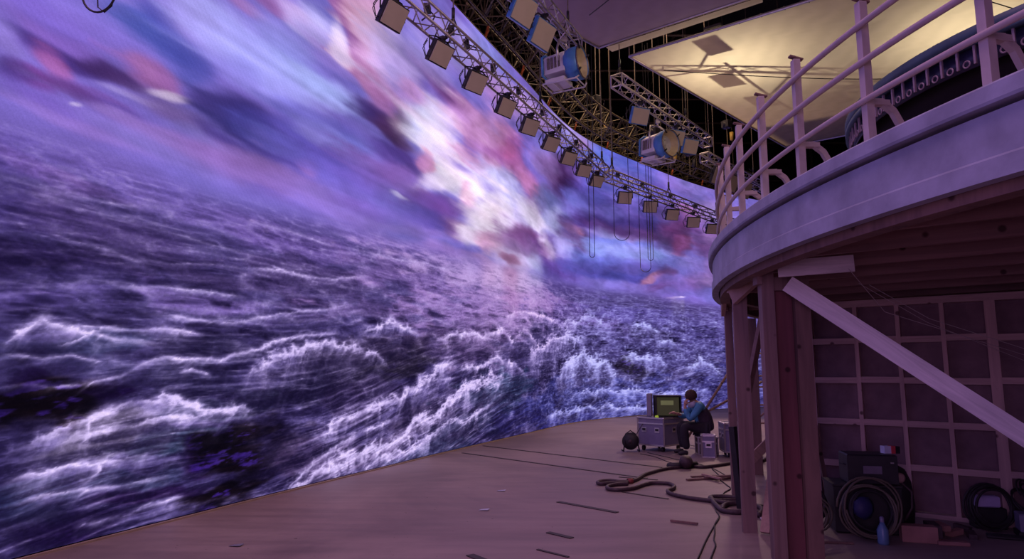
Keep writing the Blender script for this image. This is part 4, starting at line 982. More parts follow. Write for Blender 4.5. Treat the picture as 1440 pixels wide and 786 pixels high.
# the near cluster: square posts either side of a red-brown board
rz=-.06
post(2.295,6.0,.11,.11,2.72,rz,'post_wood')
deck.part('post_board',MB().box((2.44,6.05,1.22),(.19,.045,2.44),rz),M['lumber_red'])
post(2.605,6.02,.13,.12,2.44,rz,'lumber_dark')
deck.part('post_block',MB().box((2.215,5.98,2.52),(.045,.13,.30),rz),M['post_wood'])
deck.part('post_block',MB().box((2.44,5.99,2.38),(.16,.05,.12),rz),M['post_wood'])
HB=((2.30,5.72,2.475),(2.86,5.52,2.495))
post(2.385,6.98,.14,.06,2.50,-.12,'post_wood'); deck.part('post_block',MB().box((2.30,7.0,2.55),(.05,.10,.26),-.12),M['lumber'])
post(2.86,8.83,.095,.07,2.50,-.15,'post_wood'); deck.part('post_block',MB().box((2.80,8.74,2.46),(.06,.2,.14),-.3),M['lumber'])
post(3.85,10.75,.14,.10,2.44,-.4,'lumber_dark'); post(5.3,12.0,.12,.12,2.44,-.4,'lumber_dark')
post(2.5,2.6,.11,.11,2.44,.2); post(3.6,.6,.11,.11,2.44,.4); post(7.3,12.2,.12,.12,2.44,-.6,'lumber_dark')
deck.part('gusset',MB().beam((2.30,6.93,2.36),(2.52,6.4,2.66),.05,.16),M['lumber'])
deck.part('gusset',MB().beam((2.76,8.72,2.38),(2.60,8.1,2.62),.05,.16),M['lumber'])
def board_local(name,a,b,w_,h_,m,parent=None,po=(0,0,0)):
    a,b=V(*a),V(*b); d=b-a; L_=d.length; X=d.normalized(); Y=V(0,0,1).cross(X); Y=Y.normalized() if Y.length>.05 else V(0,1,0); Z=X.cross(Y)
    o=MB().obox((0,0,0),(L_/2,0,0),(0,w_/2,0),(0,0,h_/2)).build(name,m,parent,offset=(0,0,0))
    o.matrix_local=Matrix((X,Y,Z)).transposed().to_4x4(); o.location=(a+b)/2-V(*po); return o
def brace(label,a,b,w_,h_,m='lumber',side=None): return tag(board_local('timber_brace',a,b,w_,h_,M[m]),label,'brace','timber braces under the deck')
brace('long pale diagonal board crossing in front of the stud wall',(2.43,5.84,2.365),(4.1,4.77,.80),.035,.145,'lumber_pale')
brace('leaning lit board behind the thick post cluster',(3.02,7.9,2.45),(2.78,8.2,1.05),.10,.045,'lumber')
brace('short board leaning against the foot of the second post',(2.50,6.88,.02),(2.72,7.15,.62),.09,.04,'lumber')
brace('low board sloping up behind the posts on the lit floor',(3.35,9.9,.25),(4.15,9.9,.98),.04,.13,'lumber')
brace('dark post end leaning in the hose loops',(2.66,8.05,.02),(2.62,8.1,.95),.07,.07,'black')
board_local('header_board',*HB,.03,.14,M['lumber_pale'],deck.e,deck.o)
# ---------------------------------------------------------------- stud wall under the deck
sw=Thing('stud_wall',(3.75,8.27,0),'open timber stud wall with dark backing panels below the deck','wall')
A0=V(3.75,8.27,0); wd=(V(5.35,7.05,0)-A0).normalized(); wn=V(-wd.y,wd.x,0); wn=wn if wn.y>0 else -wn
def wb(a0,a1,z0,z1,dep,m,name,front=0.):
    c=A0+wd*((a0+a1)/2)+wn*(front+dep/2)+V(0,0,(z0+z1)/2)
    return sw.part(name,MB().obox(c,wd*((a1-a0)/2),wn*(dep/2),V(0,0,(z1-z0)/2)),m)
studs=[-.06,.447,.889,1.329,1.770,2.215,2.66,3.1,3.55,4.0]
wid={1.770:.10}
SWm=[M['lumber'],M['lumber_h']]
for s_ in studs: wb(s_-wid.get(s_,.045)/2,s_+wid.get(s_,.045)/2,.045,2.36,.09,M['stud'],'stud')
wb(-.12,4.05,0,.045,.09,M['stud_h'],'bottom_plate'); wb(-.12,4.05,2.36,2.44,.09,M['stud_h'],'top_plate')
rj=random.Random(4)
for i in range(len(studs)-1):
    a0=studs[i]+wid.get(studs[i],.045)/2; a1=studs[i+1]-wid.get(studs[i+1],.045)/2
    for z in (.526,1.014,1.495,1.965):
        dz=rj.uniform(-.008,.008); wb(a0,a1,z-.035+dz,z+.035+dz,.07,M['stud_h'],'blocking',.004)
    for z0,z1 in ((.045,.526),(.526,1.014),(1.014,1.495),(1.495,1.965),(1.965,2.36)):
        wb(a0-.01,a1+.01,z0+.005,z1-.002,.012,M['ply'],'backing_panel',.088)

# strings
for a,m_,b,l in (((2.75,5.4,2.43),(3.3,5.9,2.12),(4.9,6.3,1.72),'thin string sagging from the deck to the right, lowest one'),((3.35,6.4,2.44),(4.1,6.6,2.08),(5.2,6.75,1.68),'thin string sagging from the joists, middle one'),((3.5,6.5,2.44),(4.0,6.4,2.10),(4.9,6.3,1.78),'thin string crossing over the other two')):
    single('string',MB().tube([a,m_,b],.003,4),M['rail_paint'],l,'string','strings under the deck',loc=a)
# ---------------------------------------------------------------- railing
rail=Thing('deck_railing',tuple(dpt(0,8.88,2.96)),'three-bar curved railing with square wooden stanchions on the deck','railing')
ys=[2.32,3.17,4.0,4.80,5.49,6.17,6.80,7.45,8.1,8.8]
def thy(y,R=8.88): return math.asin((y-DC[1])/R)
for z,r in ((3.27,.019),(3.52,.021),(3.765,.021)):
    tb=[thy(1.4)+(thy(9.4)-thy(1.4))*k/70 for k in range(71)]
    rail.part('rail_bar',MB().tube([dpt(t,8.905,z) for t in tb],r,10),M['rail_paint'])
for i,y in enumerate(ys):
    th=thy(y); p=dpt(th,8.865,0); rz_=-th
    w_=.052
    po=rail.part('post',MB().box((p.x,p.y,(2.95+3.94)/2),(w_,w_,.99),rz_,.004),M['rail_paint'])
    cp=dpt(th,8.86,3.955); rail.part('cap_plate',MB().obox(cp,V(math.cos(rz_),math.sin(rz_),-.25)*.05,V(-math.sin(rz_),math.cos(rz_),0)*.02,V(0,0,.006)),M['lumber_dark'],parent=None)
    # curved knee bracket going inward from the post down to the deck
    ins=V(math.cos(th),-math.sin(th),0)
    P=[p+ins*.01+V(0,0,3.27),p+ins*.10+V(0,0,3.275),p+ins*.17+V(0,0,3.22),p+ins*.235+V(0,0,3.10),p+ins*.26+V(0,0,2.96)]
    q=MB()
    for a,b in zip(P[:-1],P[1:]): q.beam(a,b+(b-a)*.06,.035,.04)
    rail.part('knee_bracket',q,M['rail_paint'])
    rail.part('bracket_plate',MB().obox(p+ins*.07+V(0,0,3.27),ins*.07,V(-ins.y,ins.x,0)*.022,V(0,0,.018)),M['rail_paint'])
# ---------------------------------------------------------------- round canopy with fringe
cx,cy,CR=6.8,6.6,3.0
def cp_(th,R,z): return V(cx-R*math.cos(th),cy+R*math.sin(th),z)
can=Thing('round_canopy',(6.8,6.6,2.8),'big round dark canopy with a blue-green rim and a fringe of rings, behind the railing','canopy')
def cprof(profile,n=96):
    vs=[];fs=[];k=len(profile)
    for i in range(n):
        th=2*PI*i/n
        for R,z in profile: vs.append(cp_(th,R,z))
    for i in range(n):
        for j in range(k): fs.append((i*k+j,i*k+(j+1)%k,((i+1)%n)*k+(j+1)%k,((i+1)%n)*k+j))
    return MB().add(vs,fs,True)
can.part('rim_band',cprof([(2.90,4.43),(3.0,4.43),(3.0,4.475),(2.985,4.478),(2.985,4.488),(3.0,4.49),(3.0,4.58),(2.97,4.60),(2.90,4.60)]),M['teal'])
can.part('crown',cprof([(2.9,4.58),(1.5,4.72),(.01,4.78),(.01,4.72),(1.5,4.66),(2.9,4.52)],72),M['teal'])
can.part('inner_drum',cprof([(2.80,4.46),(2.72,4.22),(2.5,4.08),(1.2,3.95),(.01,3.93),(.01,3.97),(1.2,4.0),(2.4,4.2),(2.7,4.46)],72),M['dark_wall'])
M['blue_backing']=mat('screen_tinted_backing',(.030,.028,.06),.35,0,.4,3)  # dark blue stands in for screen light showing between the pegs
n=118
fm=MB().obox((0,0,-.085),(.010,0,0),(0,.010,0),(0,0,.085)); fr=MB().ring((0,0,0),(1,0,0),.030,.0075,12,5)
f0=r0=None
for i in range(n):
    th=2*PI*i/n; 
    if math.cos(th)<-.35: continue
    for j,(mb,nm,z,dth) in enumerate(((fm,'fringe_peg',4.43,0),(fr,'fringe_ring',4.285,PI/n))):
        p=cp_(th+dth,2.955,z)
        if j==0 and f0 is None: o=f0=mb.build(nm,M['fringe'],can.e,offset=(0,0,0))
        elif j==1 and r0 is None: o=r0=mb.build(nm,M['fringe'],can.e,offset=(0,0,0))
        else: o=(f0 if j==0 else r0).copy(); C.objects.link(o)
        o.location=p-V(6.8,6.6,2.8); o.rotation_euler=(0,0,-(th+dth))
can.part('fringe_backing',cprof([(2.90,4.25),(2.915,4.25),(2.915,4.44),(2.90,4.44)],96),M['blue_backing'])
for k in range(4):
    a=PI/4+k*PI/2; p=V(6.8+1.6*math.cos(a),6.6+1.6*math.sin(a),0); can.part('strut',MB().tube([(p.x,p.y,2.8),(6.8+2.2*math.cos(a),6.6+2.2*math.sin(a),4.15)],.05,8),M['black'])
for k in range(6):
    a=2.4+k*.35; c=V(6.8+2.0*math.cos(a),6.6+2.0*math.sin(a),4.0); can.part('underside_pipe_end',MB().lathe(c,(-.3,-.6,-.7),[(0,.02),(.0,.10),(.05,.11),(-.15,.11)],16),M['steel_dark'])
# ---------------------------------------------------------------- cables on the floor
def smooth_path(P,z,k=5,jit=0):
    P=[V(a,b,z) for a,b in P]; out=[]
    for i in range(len(P)-1):
        p0=P[max(i-1,0)];p1=P[i];p2=P[i+1];p3=P[min(i+2,len(P)-1)]
        for j in range(k):
            t=j/k; out.append(.5*((2*p1)+(p2-p0)*t+(2*p0-5*p1+4*p2-p3)*t*t+(3*p1-p0-3*p2+p3)*t**3))
    return out+[P[-1]]
HO=[('thick dark hose running past the flight cases behind the posts',HOSE_A,.026),('thick hose folded back at its left end below the cable joint',HOSE_B,.026),('long thick hose bending in an S across the floor',HOSE_C,.026),('flat hose loop before the second post',HOSE_D,.028),('hose end curling round the foot of the second post',HOSE_E,.028),('hose looping around the post feet, inner one',HOSE_F,.028)]
for i,(l,p,r) in enumerate(HO):
    P=smooth_path(p,r+.001); single('floor_hose',MB().tube(P,r,8),M['hose'],l,'hose','thick hoses on the floor',loc=tuple(P[0]))
for l,p,r in (('thin black cord wandering towards the camera, left one',CORD_A,.008),('thin black cord towards the camera, right one',CORD_B,.008),('thin cord before the flight cases',CORD_C,.006),('thin cord behind the cable joint',CORD_D,.006)):
    P=smooth_path(p,r+.001,6); single('floor_cable',MB().tube(P,r,6),M['rubber'],l,'cord','thin cords on the floor',loc=tuple(P[0]))
x,y=2.84,11.45
t=Thing('cable_joint',(x,y,0),'dark round cable joint box where the hoses meet','connector')
t.part('body',MB().tube([(x-.26,y-.10,.05),(x+.26,y+.10,.05)],.05,10),M['black']); t.part('cap',MB().lathe((x+.03,y-.03,.06),(.2,-.5,.85),[(0,.05),(.0,.10),(.10,.11),(.14,.08),(.15,.0)],18),M['hose']); t.part('red_tape',MB().lathe((1.70,9.93,.034),(1,.2,0),[(-.04,.034),(-.04,.038),(.04,.038),(.04,.034)],12),mat('red_tape',(.22,.04,.04)))
g=V(3.05,10.35,0)
OC=['lowest left offcut of timber','second offcut from the left','pale offcut of timber lying across','middle offcut of timber','offcut right of the middle','offcut next to the rightmost','rightmost offcut of timber']
for i in range(7):
    a=.2+.5*random.random() if i!=2 else 1.9; p=g+V(.08*i-.25,random.uniform(-.15,.15),.015+.02*(i%3)); d=V(math.cos(a),math.sin(a),0)*random.uniform(.16,.28)
    single('timber_offcut',MB().beam(p-d,p+d,.05,.025),M['lumber_dark'] if i!=2 else M['lumber'],OC[i]+' in the small pile right of the cable joint','wood','offcuts by the cable joint',loc=tuple(p))
single('timber_offcut',MB().beam((1.7,7.45,.015),(1.95,7.3,.015),.03,.02),M['lumber_dark'],'lone thin sliver of wood on the floor below the hose','wood',loc=(1.8,7.4,0))
single('timber_offcut',MB().beam((2.73,7.63,.008),(2.62,6.95,.008),.016,.014),M['lumber_pale'],'thin pale stick lying before the second post','wood',loc=(2.7,7.3,0))
for (x,y,l) in ((-2.55,6.45,'small pale leaf-like scrap lying near the screen foot'),(-.15,9.3,'small curled scrap on the floor in mid stage'),(-.33,8.05,'tiny scrap on the purple floor')):
    single('paper_scrap',MB().add([(x-.06,y-.02,.006),(x+.05,y-.035,.012),(x+.07,y+.02,.02),(x-.03,y+.035,.008)],[(0,1,2,3)]).add([(x-.06,y-.02,.003),(x+.05,y-.035,.008),(x+.07,y+.02,.016),(x-.03,y+.035,.004)],[(3,2,1,0)]),M['alu'],l,'scrap','scraps on the floor',loc=(x,y,0))
# ---------------------------------------------------------------- flight cases
def flight_case(label,c,dx,dy,z0,z1,rz,casters=True,group='flight cases',latches=((0,1),),m='case_panel'):
    t=Thing('flight_case',(c[0],c[1],0),label,'case',group); cz,sz=math.cos(rz),math.sin(rz)
    ax=V(cz,sz,0); ay=V(-sz,cz,0); c=V(c[0],c[1],0)
    t.part('body',MB().box((c.x,c.y,(z0+z1)/2),(dx,dy,z1-z0),rz,.006),M[m])
    q=MB(); e=.014
    for sx in (-1,1):
        for sy in (-1,1): 
            b=c+ax*sx*dx/2+ay*sy*dy/2; q.beam(b+V(0,0,z0),b+V(0,0,z1),e*2,e*2)
    for z in (z0,z1,z1-.11):
        for sy in (-1,1): q.beam(c-ax*dx/2+ay*sy*dy/2+V(0,0,z),c+ax*dx/2+ay*sy*dy/2+V(0,0,z),e*2,e*2)
        for sx in (-1,1): q.beam(c+ax*sx*dx/2-ay*dy/2+V(0,0,z),c+ax*sx*dx/2+ay*dy/2+V(0,0,z),e*2,e*2)
    t.part('edge_trim',q,M['alu'])
    for sx in (-1,1):
        for sy in (-1,1): t.part('corner_ball',MB().lathe((c+ax*sx*dx/2+ay*sy*dy/2+V(0,0,z1)),(0,0,1),[(-.022,.0),(-.015,.022),(0,.026),(.012,.02),(.02,0)],10),M['alu'])
    for (face,n_) in latches:
        u=ax if face%2==0 else ay; nrm=(-ay if face==0 else ax if face==1 else ay if face==2 else -ax); L=dx if face%2==0 else dy; D=(dy if face%2==0 else dx)/2
        for k in range(n_):
            x=(k+.5)/n_-.5; b=c+nrm*(D+.004)+u*(x*L)+V(0,0,z0+(z1-z0)*.56)
            la=t.part('latch',MB().obox(b,u*.055,nrm*.006,V(0,0,.05)),M['alu']); t.part('handle',MB().obox(b+nrm*.007+V(0,0,.005),u*.038,nrm*.006,V(0,0,.022)),M['black'],parent=la)
    if casters:
        for sx in (-1,1):
            for sy in (-1,1):
                b=c+ax*sx*(dx/2-.08)+ay*sy*(dy/2-.08)
                w_=t.part('caster',MB().lathe(b+V(0,0,.05)-ax*.018,ax,[(0,.0),(0,.05),(.036,.05),(.036,0)],14).obox(b+V(0,0,z0-.01),ax*.05,ay*.05,V(0,0,.01)),M['rubber'])
    return t
flight_case('large wheeled flight case with the monitor on top',(3.07,14.10),.62,.72,.12,.66,-.80,latches=((0,2),(1,1)))
flight_case('small upright flight case beside the seated person',(3.72,12.98),.24,.26,.0,.40,-.25,False,latches=((0,1),))
flight_case('low flight case the person in the blue jacket sits on',(3.80,13.38),.36,.34,.0,.33,-.1,False,latches=((0,1),),m='case_dark')
flight_case('wheeled flight case behind the posts, with a camera lying on top',(4.33,13.05),.62,.52,.10,.62,-.12,latches=((0,2),(3,2)))
# monitor
mx,my,mz=3.20,14.0,.675; rz=-.03
t=Thing('monitor',(mx,my,mz),'olive green lit monitor in a dark hood on the large flight case','monitor')
q=MB(); W_,H_=.24,.20
for (a,b,c_,d_) in ((0,H_+.012,W_+.02,.012),(0,-H_-.012,W_+.02,.012)): q.box((mx+a,my,mz+H_+.012+b),(c_*2,.30,d_*2),rz)
for s_ in (-1,1): q.box((mx+s_*(W_+.01)*math.cos(rz),my+s_*(W_+.01)*math.sin(rz),mz+H_+.012),(.022,.30,H_*2+.04),rz)
q.box((mx,my+.12,mz+H_+.012),(W_*2,.03,H_*2),rz)
t.part('hood',q,M['black'])
def screen_em(name,col,st):
    m=bpy.data.materials.new(name); m.use_nodes=True; N=m.node_tree.nodes; b=N['Principled BSDF']; b.inputs['Base Color'].default_value=(.02,.02,.015,1); b.inputs['Emission Color'].default_value=(*col,1); b.inputs['Emission Strength'].default_value=st
    tc=N.new('ShaderNodeTexCoord'); n=N.new('ShaderNodeTexNoise'); n.inputs['Scale'].default_value=3; L=m.node_tree.links; L.new(tc.outputs['Object'],n.inputs['Vector']); r=N.new('ShaderNodeMapRange'); r.inputs[3].default_value=st*.7; r.inputs[4].default_value=st*1.3; L.new(n.outputs[0],r.inputs[0]); L.new(r.outputs[0],b.inputs['Emission Strength']); return m
t.part('display',MB().box((mx,my-.07,mz+H_+.012),(W_*1.86,.012,H_*1.84),rz),screen_em('olive_display',(.030,.028,.013),.8))
t.part('display_bar',MB().box((mx-.02,my-.078,mz+H_*1.42),(.26,.006,.09),rz),screen_em('pale_bar',(.17,.165,.08),.6))
t.part('status_light',MB().box((mx+.17,my-.078,mz+.085),(.03,.006,.03),rz),screen_em('status',(.7,.7,.25),.6))
single('side_monitor_case',MB().box((mx-.33,my+.16,mz+.235),(.09,.32,.46),-.3,.01),M['case_panel'],'narrow upright box behind the monitor','case',loc=(mx-.33,my+.16,mz))
single('yellow_connector',MB().lathe((2.93,13.78,.685),(1,0,.2),[(-.03,.0),(-.03,.03),(.03,.03),(.03,.0)],10),screen_em('yellow_glow',(.5,.6,.05),.5),'small yellow green connector on the edge of the flight case','connector',loc=(2.93,13.78,.66))
# camera gear on the right case
x,y=4.27,12.95
t=Thing('camera_body',(x,y,.64),'black camera gear lying on the right flight case','camera')
t.part('body',MB().box((x+.12,y,.76),(.20,.16,.22),.2,.02),M['black']); t.part('lens',MB().lathe((x+.03,y,.74),(-1,-.1,.1),[(0,.0),(0,.055),(.10,.06),(.13,.05),(.13,0)],14),M['rubber']); t.part('grip',MB().tube([(x-.06,y,.655),(x-.09,y,.78),(x-.05,y,.80)],.03,8),M['rubber'])
# cable reel
x,y=2.40,13.85
t=Thing('cable_reel',(x,y,0),'black cable drum on a stand left of the large flight case','cable reel')
ax=V(-.25,-.97,0)
for s_ in (-.07,.07): t.part('flange',MB().lathe(V(x,y,.20)+ax*s_,ax,[(-.006,.03),(-.006,.165),(.006,.165),(.006,.03)],24),M['black'])
q=MB()
for k in range(5): q.ring(V(x,y,.20)+ax*(-.05+.025*k),ax,.12,.014,22,6)
t.part('wound_cable',q,M['rubber']); t.part('hub',MB().lathe(V(x,y,.20)+ax*.08,ax,[(0,.04),(.02,.035),(.02,0)],14),M['hose'])
t.part('stand',MB().tube([(x-.16,y-.10,.015),(x-.10,y,.34),(x+.0,y,.41),(x+.10,y,.34),(x+.16,y-.10,.015)],.014,6).tube([(x-.16,y-.10,.015),(x-.16,y+.12,.015)],.014,6).tube([(x+.16,y-.10,.015),(x+.16,y+.12,.015)],.014,6),M['black'])
single('reel_cable',MB().tube([(x+.10,y,.30),(2.62,13.95,.45),(2.74,14.0,.62)],.008,5),M['rubber'],'thin lead rising from the cable drum to the flight case','cord',loc=(x+.1,y,.30))
# ---------------------------------------------------------------- person
def skin_body(name,pts,edges,rad,m,parent,off,sub=2,root=0):
    me=bpy.data.meshes.new(name); me.from_pydata([tuple(V(*p)-V(*off)) for p in pts],edges,[]); o=bpy.data.objects.new(name,me); C.objects.link(o); o.parent=parent
    s=o.modifiers.new('skin','SKIN'); s.use_smooth_shade=True
    for i,v in enumerate(me.skin_vertices[0].data): v.radius=rad[i] if isinstance(rad[i],tuple) else (rad[i],rad[i]); v.use_root=(i==root)
    u=o.modifiers.new('sub','SUBSURF'); u.levels=sub; u.render_levels=sub; me.materials.append(m); return o
PX,PY=3.75,13.30
per=Thing('person',(PX,PY,0),'person in blue jacket with dark vest, seated, leaning to the monitor','person')
M['skin']=mat('skin',(.42,.22,.17),.5); M['jacket']=mat('blue_jacket',(.06,.24,.42),.7,0,.2,12,.3,25); M['vest']=mat('dark_vest',(.035,.02,.04),.75,0,.3,10); M['trousers']=mat('dark_trousers',(.018,.013,.022),.8); M['hair']=mat('dark_hair',(.05,.022,.018),.8,0,.3,40,.4,90)
def W(x,y,z): return (PX+x,PY+y,z)
# body (skin): head, neck, torso and limbs in one surface
bp=[W(0,.05,.53),W(-.03,.05,.70),W(-.09,.05,.86),W(-.14,.04,.95),W(-.19,.03,1.03),W(-.24,.02,1.10),W(-.25,.02,1.16),
    W(-.12,-.17,.93),W(-.32,-.22,.70),W(-.40,-.14,.90),W(-.385,-.10,.96),
    W(-.12,.24,.93),W(-.30,.28,.70),W(-.46,.16,.76),W(-.52,.12,.78),
    W(-.02,-.06,.53),W(-.42,-.10,.56),W(-.40,-.12,.12),W(-.02,.16,.53),W(-.42,.20,.56),W(-.38,.22,.12)]
be=[(0,1),(1,2),(2,3),(3,4),(4,5),(5,6),(3,7),(7,8),(8,9),(9,10),(3,11),(11,12),(12,13),(13,14),(0,15),(15,16),(16,17),(0,18),(18,19),(19,20)]
br=[.13,.13,.13,.07,.05,.085,.07,.055,.042,.032,.028,.055,.042,.032,.028,.085,.065,.045,.085,.065,.045]
skin_body('body',bp,be,br,M['skin'],per.e,per.o)
skin_body('jacket',[W(0,.05,.50),W(-.02,.05,.66),W(-.07,.05,.82),W(-.13,.04,.93),W(-.16,.04,.98),W(-.12,-.18,.925),W(-.24,-.23,.79),W(-.335,-.23,.68),W(-.375,-.18,.79),W(-.40,-.14,.885),W(-.12,.25,.925),W(-.31,.29,.70),W(-.45,.18,.75)],
    [(0,1),(1,2),(2,3),(3,4),(3,5),(5,6),(6,7),(7,8),(8,9),(3,10),(10,11),(11,12)],[.155,.155,(.16,.15),.12,.07,.085,.07,.062,.055,.045,.085,.062,.045],M['jacket'],per.e,per.o)
skin_body('vest',[W(.03,.05,.42),W(.03,.05,.55),W(.0,.05,.70),W(-.045,.05,.83),W(-.085,.05,.91)],[(0,1),(1,2),(2,3),(3,4)],[(.19,.17),(.19,.18),(.185,.18),(.165,.17),(.10,.13)],M['vest'],per.e,per.o)
skin_body('trousers',[W(.02,.05,.47),W(-.05,-.07,.50),W(-.42,-.11,.555),W(-.42,-.12,.36),W(-.39,-.12,.10),W(-.05,.17,.50),W(-.42,.21,.555),W(-.40,.22,.36),W(-.37,.22,.10)],
    [(0,1),(1,2),(2,3),(3,4),(0,5),(5,6),(6,7),(7,8)],[.15,.12,.10,.085,.075,.12,.10,.085,.075],M['trousers'],per.e,per.o)
for s_,yy in ((0,-.12),(1,.22)):
    skin_body('shoe',[W(-.36,yy,.045),W(-.46,yy,.05),W(-.56,yy,.035)],[(0,1),(1,2)],[.048,.05,.035],M['black'],per.e,per.o)
# hair / cap
hc=V(*W(-.235,.02,1.135))
q=MB(); q.lathe(hc,(-.25,0,1),[(-.085,.088),(-.06,.107),(-.01,.118),(.04,.112),(.08,.085),(.105,.045),(.112,0)],20); hb=per.part('hair',q,M['hair'])
q=MB().lathe(V(*W(-.335,.02,1.10)),(-1,0,-.1),[(-.02,.022),(.01,.018),(.028,.006),(.03,0)],8); per.part('nose',q,M['skin'])
for s_ in (-1,1):
    per.part('ear',MB().lathe(V(*W(-.235,.02+s_*.092,1.095)),(0,s_,0),[(-.01,.0),(-.005,.024),(.008,.026),(.014,.014),(.014,0)],10),M['skin'])
    per.part('eye',MB().lathe(V(*W(-.322,.02+s_*.034,1.125)),(-1,0,0),[(0,.012),(.006,.009),(.009,0)],8),M['black'])
per.part('mouth',MB().obox(W(-.328,.02,1.058),(.006,0,0),(0,.026,0),(0,0,.005)),M['hose'])
per.part('scarf',MB().lathe(V(*W(-.235,-.02,.965)),(-.4,-.1,1),[(-.06,.05),(-.03,.085),(.03,.08),(.05,.06)],14),mat('pale_shirt',(.5,.5,.62)))
def hand(x,y,z,d,curl):
    d=V(*d).normalized(); side=d.cross(V(0,0,1)); side=side.normalized() if side.length>.1 else V(0,1,0); nn=side.cross(d)
    c=V(*W(x,y,z)); pts=[c-d*.03,c+d*.03,c+d*.065]; ed=[(0,1),(1,2)]; ra=[.026,.034,.034]
    for k,(o_,L) in enumerate(((-.027,.06),(-.009,.072),(.009,.068),(.027,.052))):
        b=c+d*.075+side*o_; i=len(pts); pts+= [b,b+d*L*.45-nn*curl*L*.25,b+d*L*.7-nn*curl*L*.8]; ed+=[(2,i),(i,i+1),(i+1,i+2)]; ra+=[.0095,.0085,.0075]
    i=len(pts); b=c+d*.01+side*.034; pts+=[b,b+side*.025+d*.03,b+side*.03+d*.055]; ed+=[(1,i),(i,i+1),(i+1,i+2)]; ra+=[.012,.010,.008]
    skin_body('hand',[tuple(p) for p in pts],ed,ra,M['skin'],per.e,per.o)
hand(-.385,-.10,.965,(.35,.25,.9),.9); hand(-.53,.115,.785,(-1,-.1,.1),.6)
# ---------------------------------------------------------------- scaffold rods behind the posts
sc_=[((3.72,14.6,.15),(5.6,15.6,2.45),'long thin pole sloping up behind the person'),((3.95,14.9,.55),(5.9,16.0,1.35),'lower sloping pole behind the person'),((5.9,15.8,.06),(6.2,15.9,2.4),'upright pole of the frame behind the posts')]
for a,b,l in sc_: single('scaffold_pole',MB().tube([a,b],.028,8),M['lumber_dark'],l,'pole','poles behind the posts',loc=a)
fr_=Thing('scaffold_tower',(5.6,15.2,0),'ladder-like frame of thin rails seen between the posts','scaffold')
for z in (2.45,2.0,1.5,1.25,.85,.45): fr_.part('rung',MB().tube([(5.35,15.2,z),(6.5,15.5,z)],.022,6),M['lumber_h'])
for x in (5.35,6.5): fr_.part('upright',MB().tube([(x,15.2+(x-5.35)*.26,0),(x,15.2+(x-5.35)*.26,2.6)],.028,8),M['lumber_h'])
fr_.part('cross_bar',MB().tube([(5.35,15.2,.45),(6.5,15.5,1.25)],.022,6),M['lumber_h']); fr_.part('cross_bar',MB().tube([(5.35,15.2,2.45),(6.5,15.5,2.0)],.022,6),M['lumber_h'])
# ---------------------------------------------------------------- gear in front of the stud wall
G='gear piled before the stud wall'
t=Thing('equipment_box',(3.62,6.98,.48),'black metal box on top of the pile, before the stud wall','box',G)
cB=V(3.62,7.0,0); rzB=-.22
t.part('body',MB().box((cB.x,cB.y,.63),(.46,.34,.29),rzB,.012),M['black'])
t.part('label_plate',MB().box((cB.x-.045,cB.y-.178,.63),(.17,.006,.075),rzB),mat('dull_label',(.16,.13,.18)))
t.part('badge',MB().box((cB.x+.14,cB.y-.205,.70),(.03,.006,.012),rzB),M['alu'])
for s_ in (-1,1): t.part('handle',MB().tube([(cB.x+s_*.235,cB.y-.07,.66),(cB.x+s_*.26,cB.y-.03,.67),(cB.x+s_*.26,cB.y+.05,.67),(cB.x+s_*.235,cB.y+.08,.66)],.008,5),M['rubber'])
t=Thing('equipment_box',(3.60,7.05,0),'wide low dark case carrying the black metal box','box',G)
t.part('body',MB().box((3.58,7.08,.235),(.62,.42,.46),rzB,.015),M['black']); t.part('lid_rim',MB().box((3.58,7.08,.468),(.64,.44,.02),rzB),M['rubber'])
t=Thing('screw_box',(3.84,6.95,.775),'small pale and red carton on the black metal box','carton')
t.part('carton',MB().box((3.80,6.97,.812),(.07,.07,.072),.1),mat('pale_carton',(.62,.66,.85),.5)); t.part('red_side',MB().box((3.855,6.965,.812),(.04,.072,.073),.1),mat('red_carton',(.6,.06,.08),.5)); t.part('dark_end',MB().box((3.90,6.97,.81),(.048,.07,.07),.1),M['black'])
# standing cable coils
def coil(name,c,R,ax,label,n=5,r=.010,seed=1,m='rubber',wob=.02):
    rr=random.Random(seed); q=MB(); ax=V(*ax).normalized(); a=ax.cross(V(0,0,1)).normalized(); b=a.cross(ax)
    c=V(*c)
    P=[]
    for k in range(n*26+1):
        th=2*PI*k/26; t_=k/26; R_=R*(1+.10*math.sin(t_*2.3+seed)-.12*(t_/n)); P.append(c+ax*(.06*math.sin(t_*3.1+seed))+a*(R_*(1+.05*math.sin(2*th+seed+t_))*math.cos(th)+wob*math.sin(t_*1.9))+b*(R_*math.sin(th)+wob*math.cos(t_*2.7)))
    zmin=min(p.z for p in P); P=[p+V(0,0,max(0,r-zmin)) for p in P]
    return single(name,MB().tube(P,r,6),M[m],label,'cable','cable coils before the stud wall',loc=tuple(c))
M['pale_cable']=mat('grey_yellow_cable',(.11,.09,.065),.6)
coil('cable_coil',(3.42,6.62,.29),.27,(-.2,-1,.12),'big pale standing cable coil before the low dark case',4,.011,2,'pale_cable')
coil('cable_coil',(3.46,6.70,.25),.23,(-.15,-1,.2),'black cable coil just behind the pale one',6,.013,5)
coil('cable_coil',(3.02,6.95,.17),.15,(-.5,-1,.25),'small cable coil left, beside the thick post cluster',5,.010,8,'pale_cable')
coil('cable_coil',(3.05,7.10,.28),.17,(.3,-1,.5),'tangled dark coil behind the small one at the left',6,.012,4)
coil('cable_coil',(4.86,7.02,.22),.21,(-.1,-1,.1),'black cable coil at the left end of the right-hand gear',7,.012,11)
coil('cable_coil',(5.2,6.95,.33),.16,(.4,-1,.8),'loose black cable tangle lying over the grey unit',5,.009,14)
t=Thing('backpack',(3.98,7.05,.0),'black pack with a tan oval pad right of the metal box','bag')
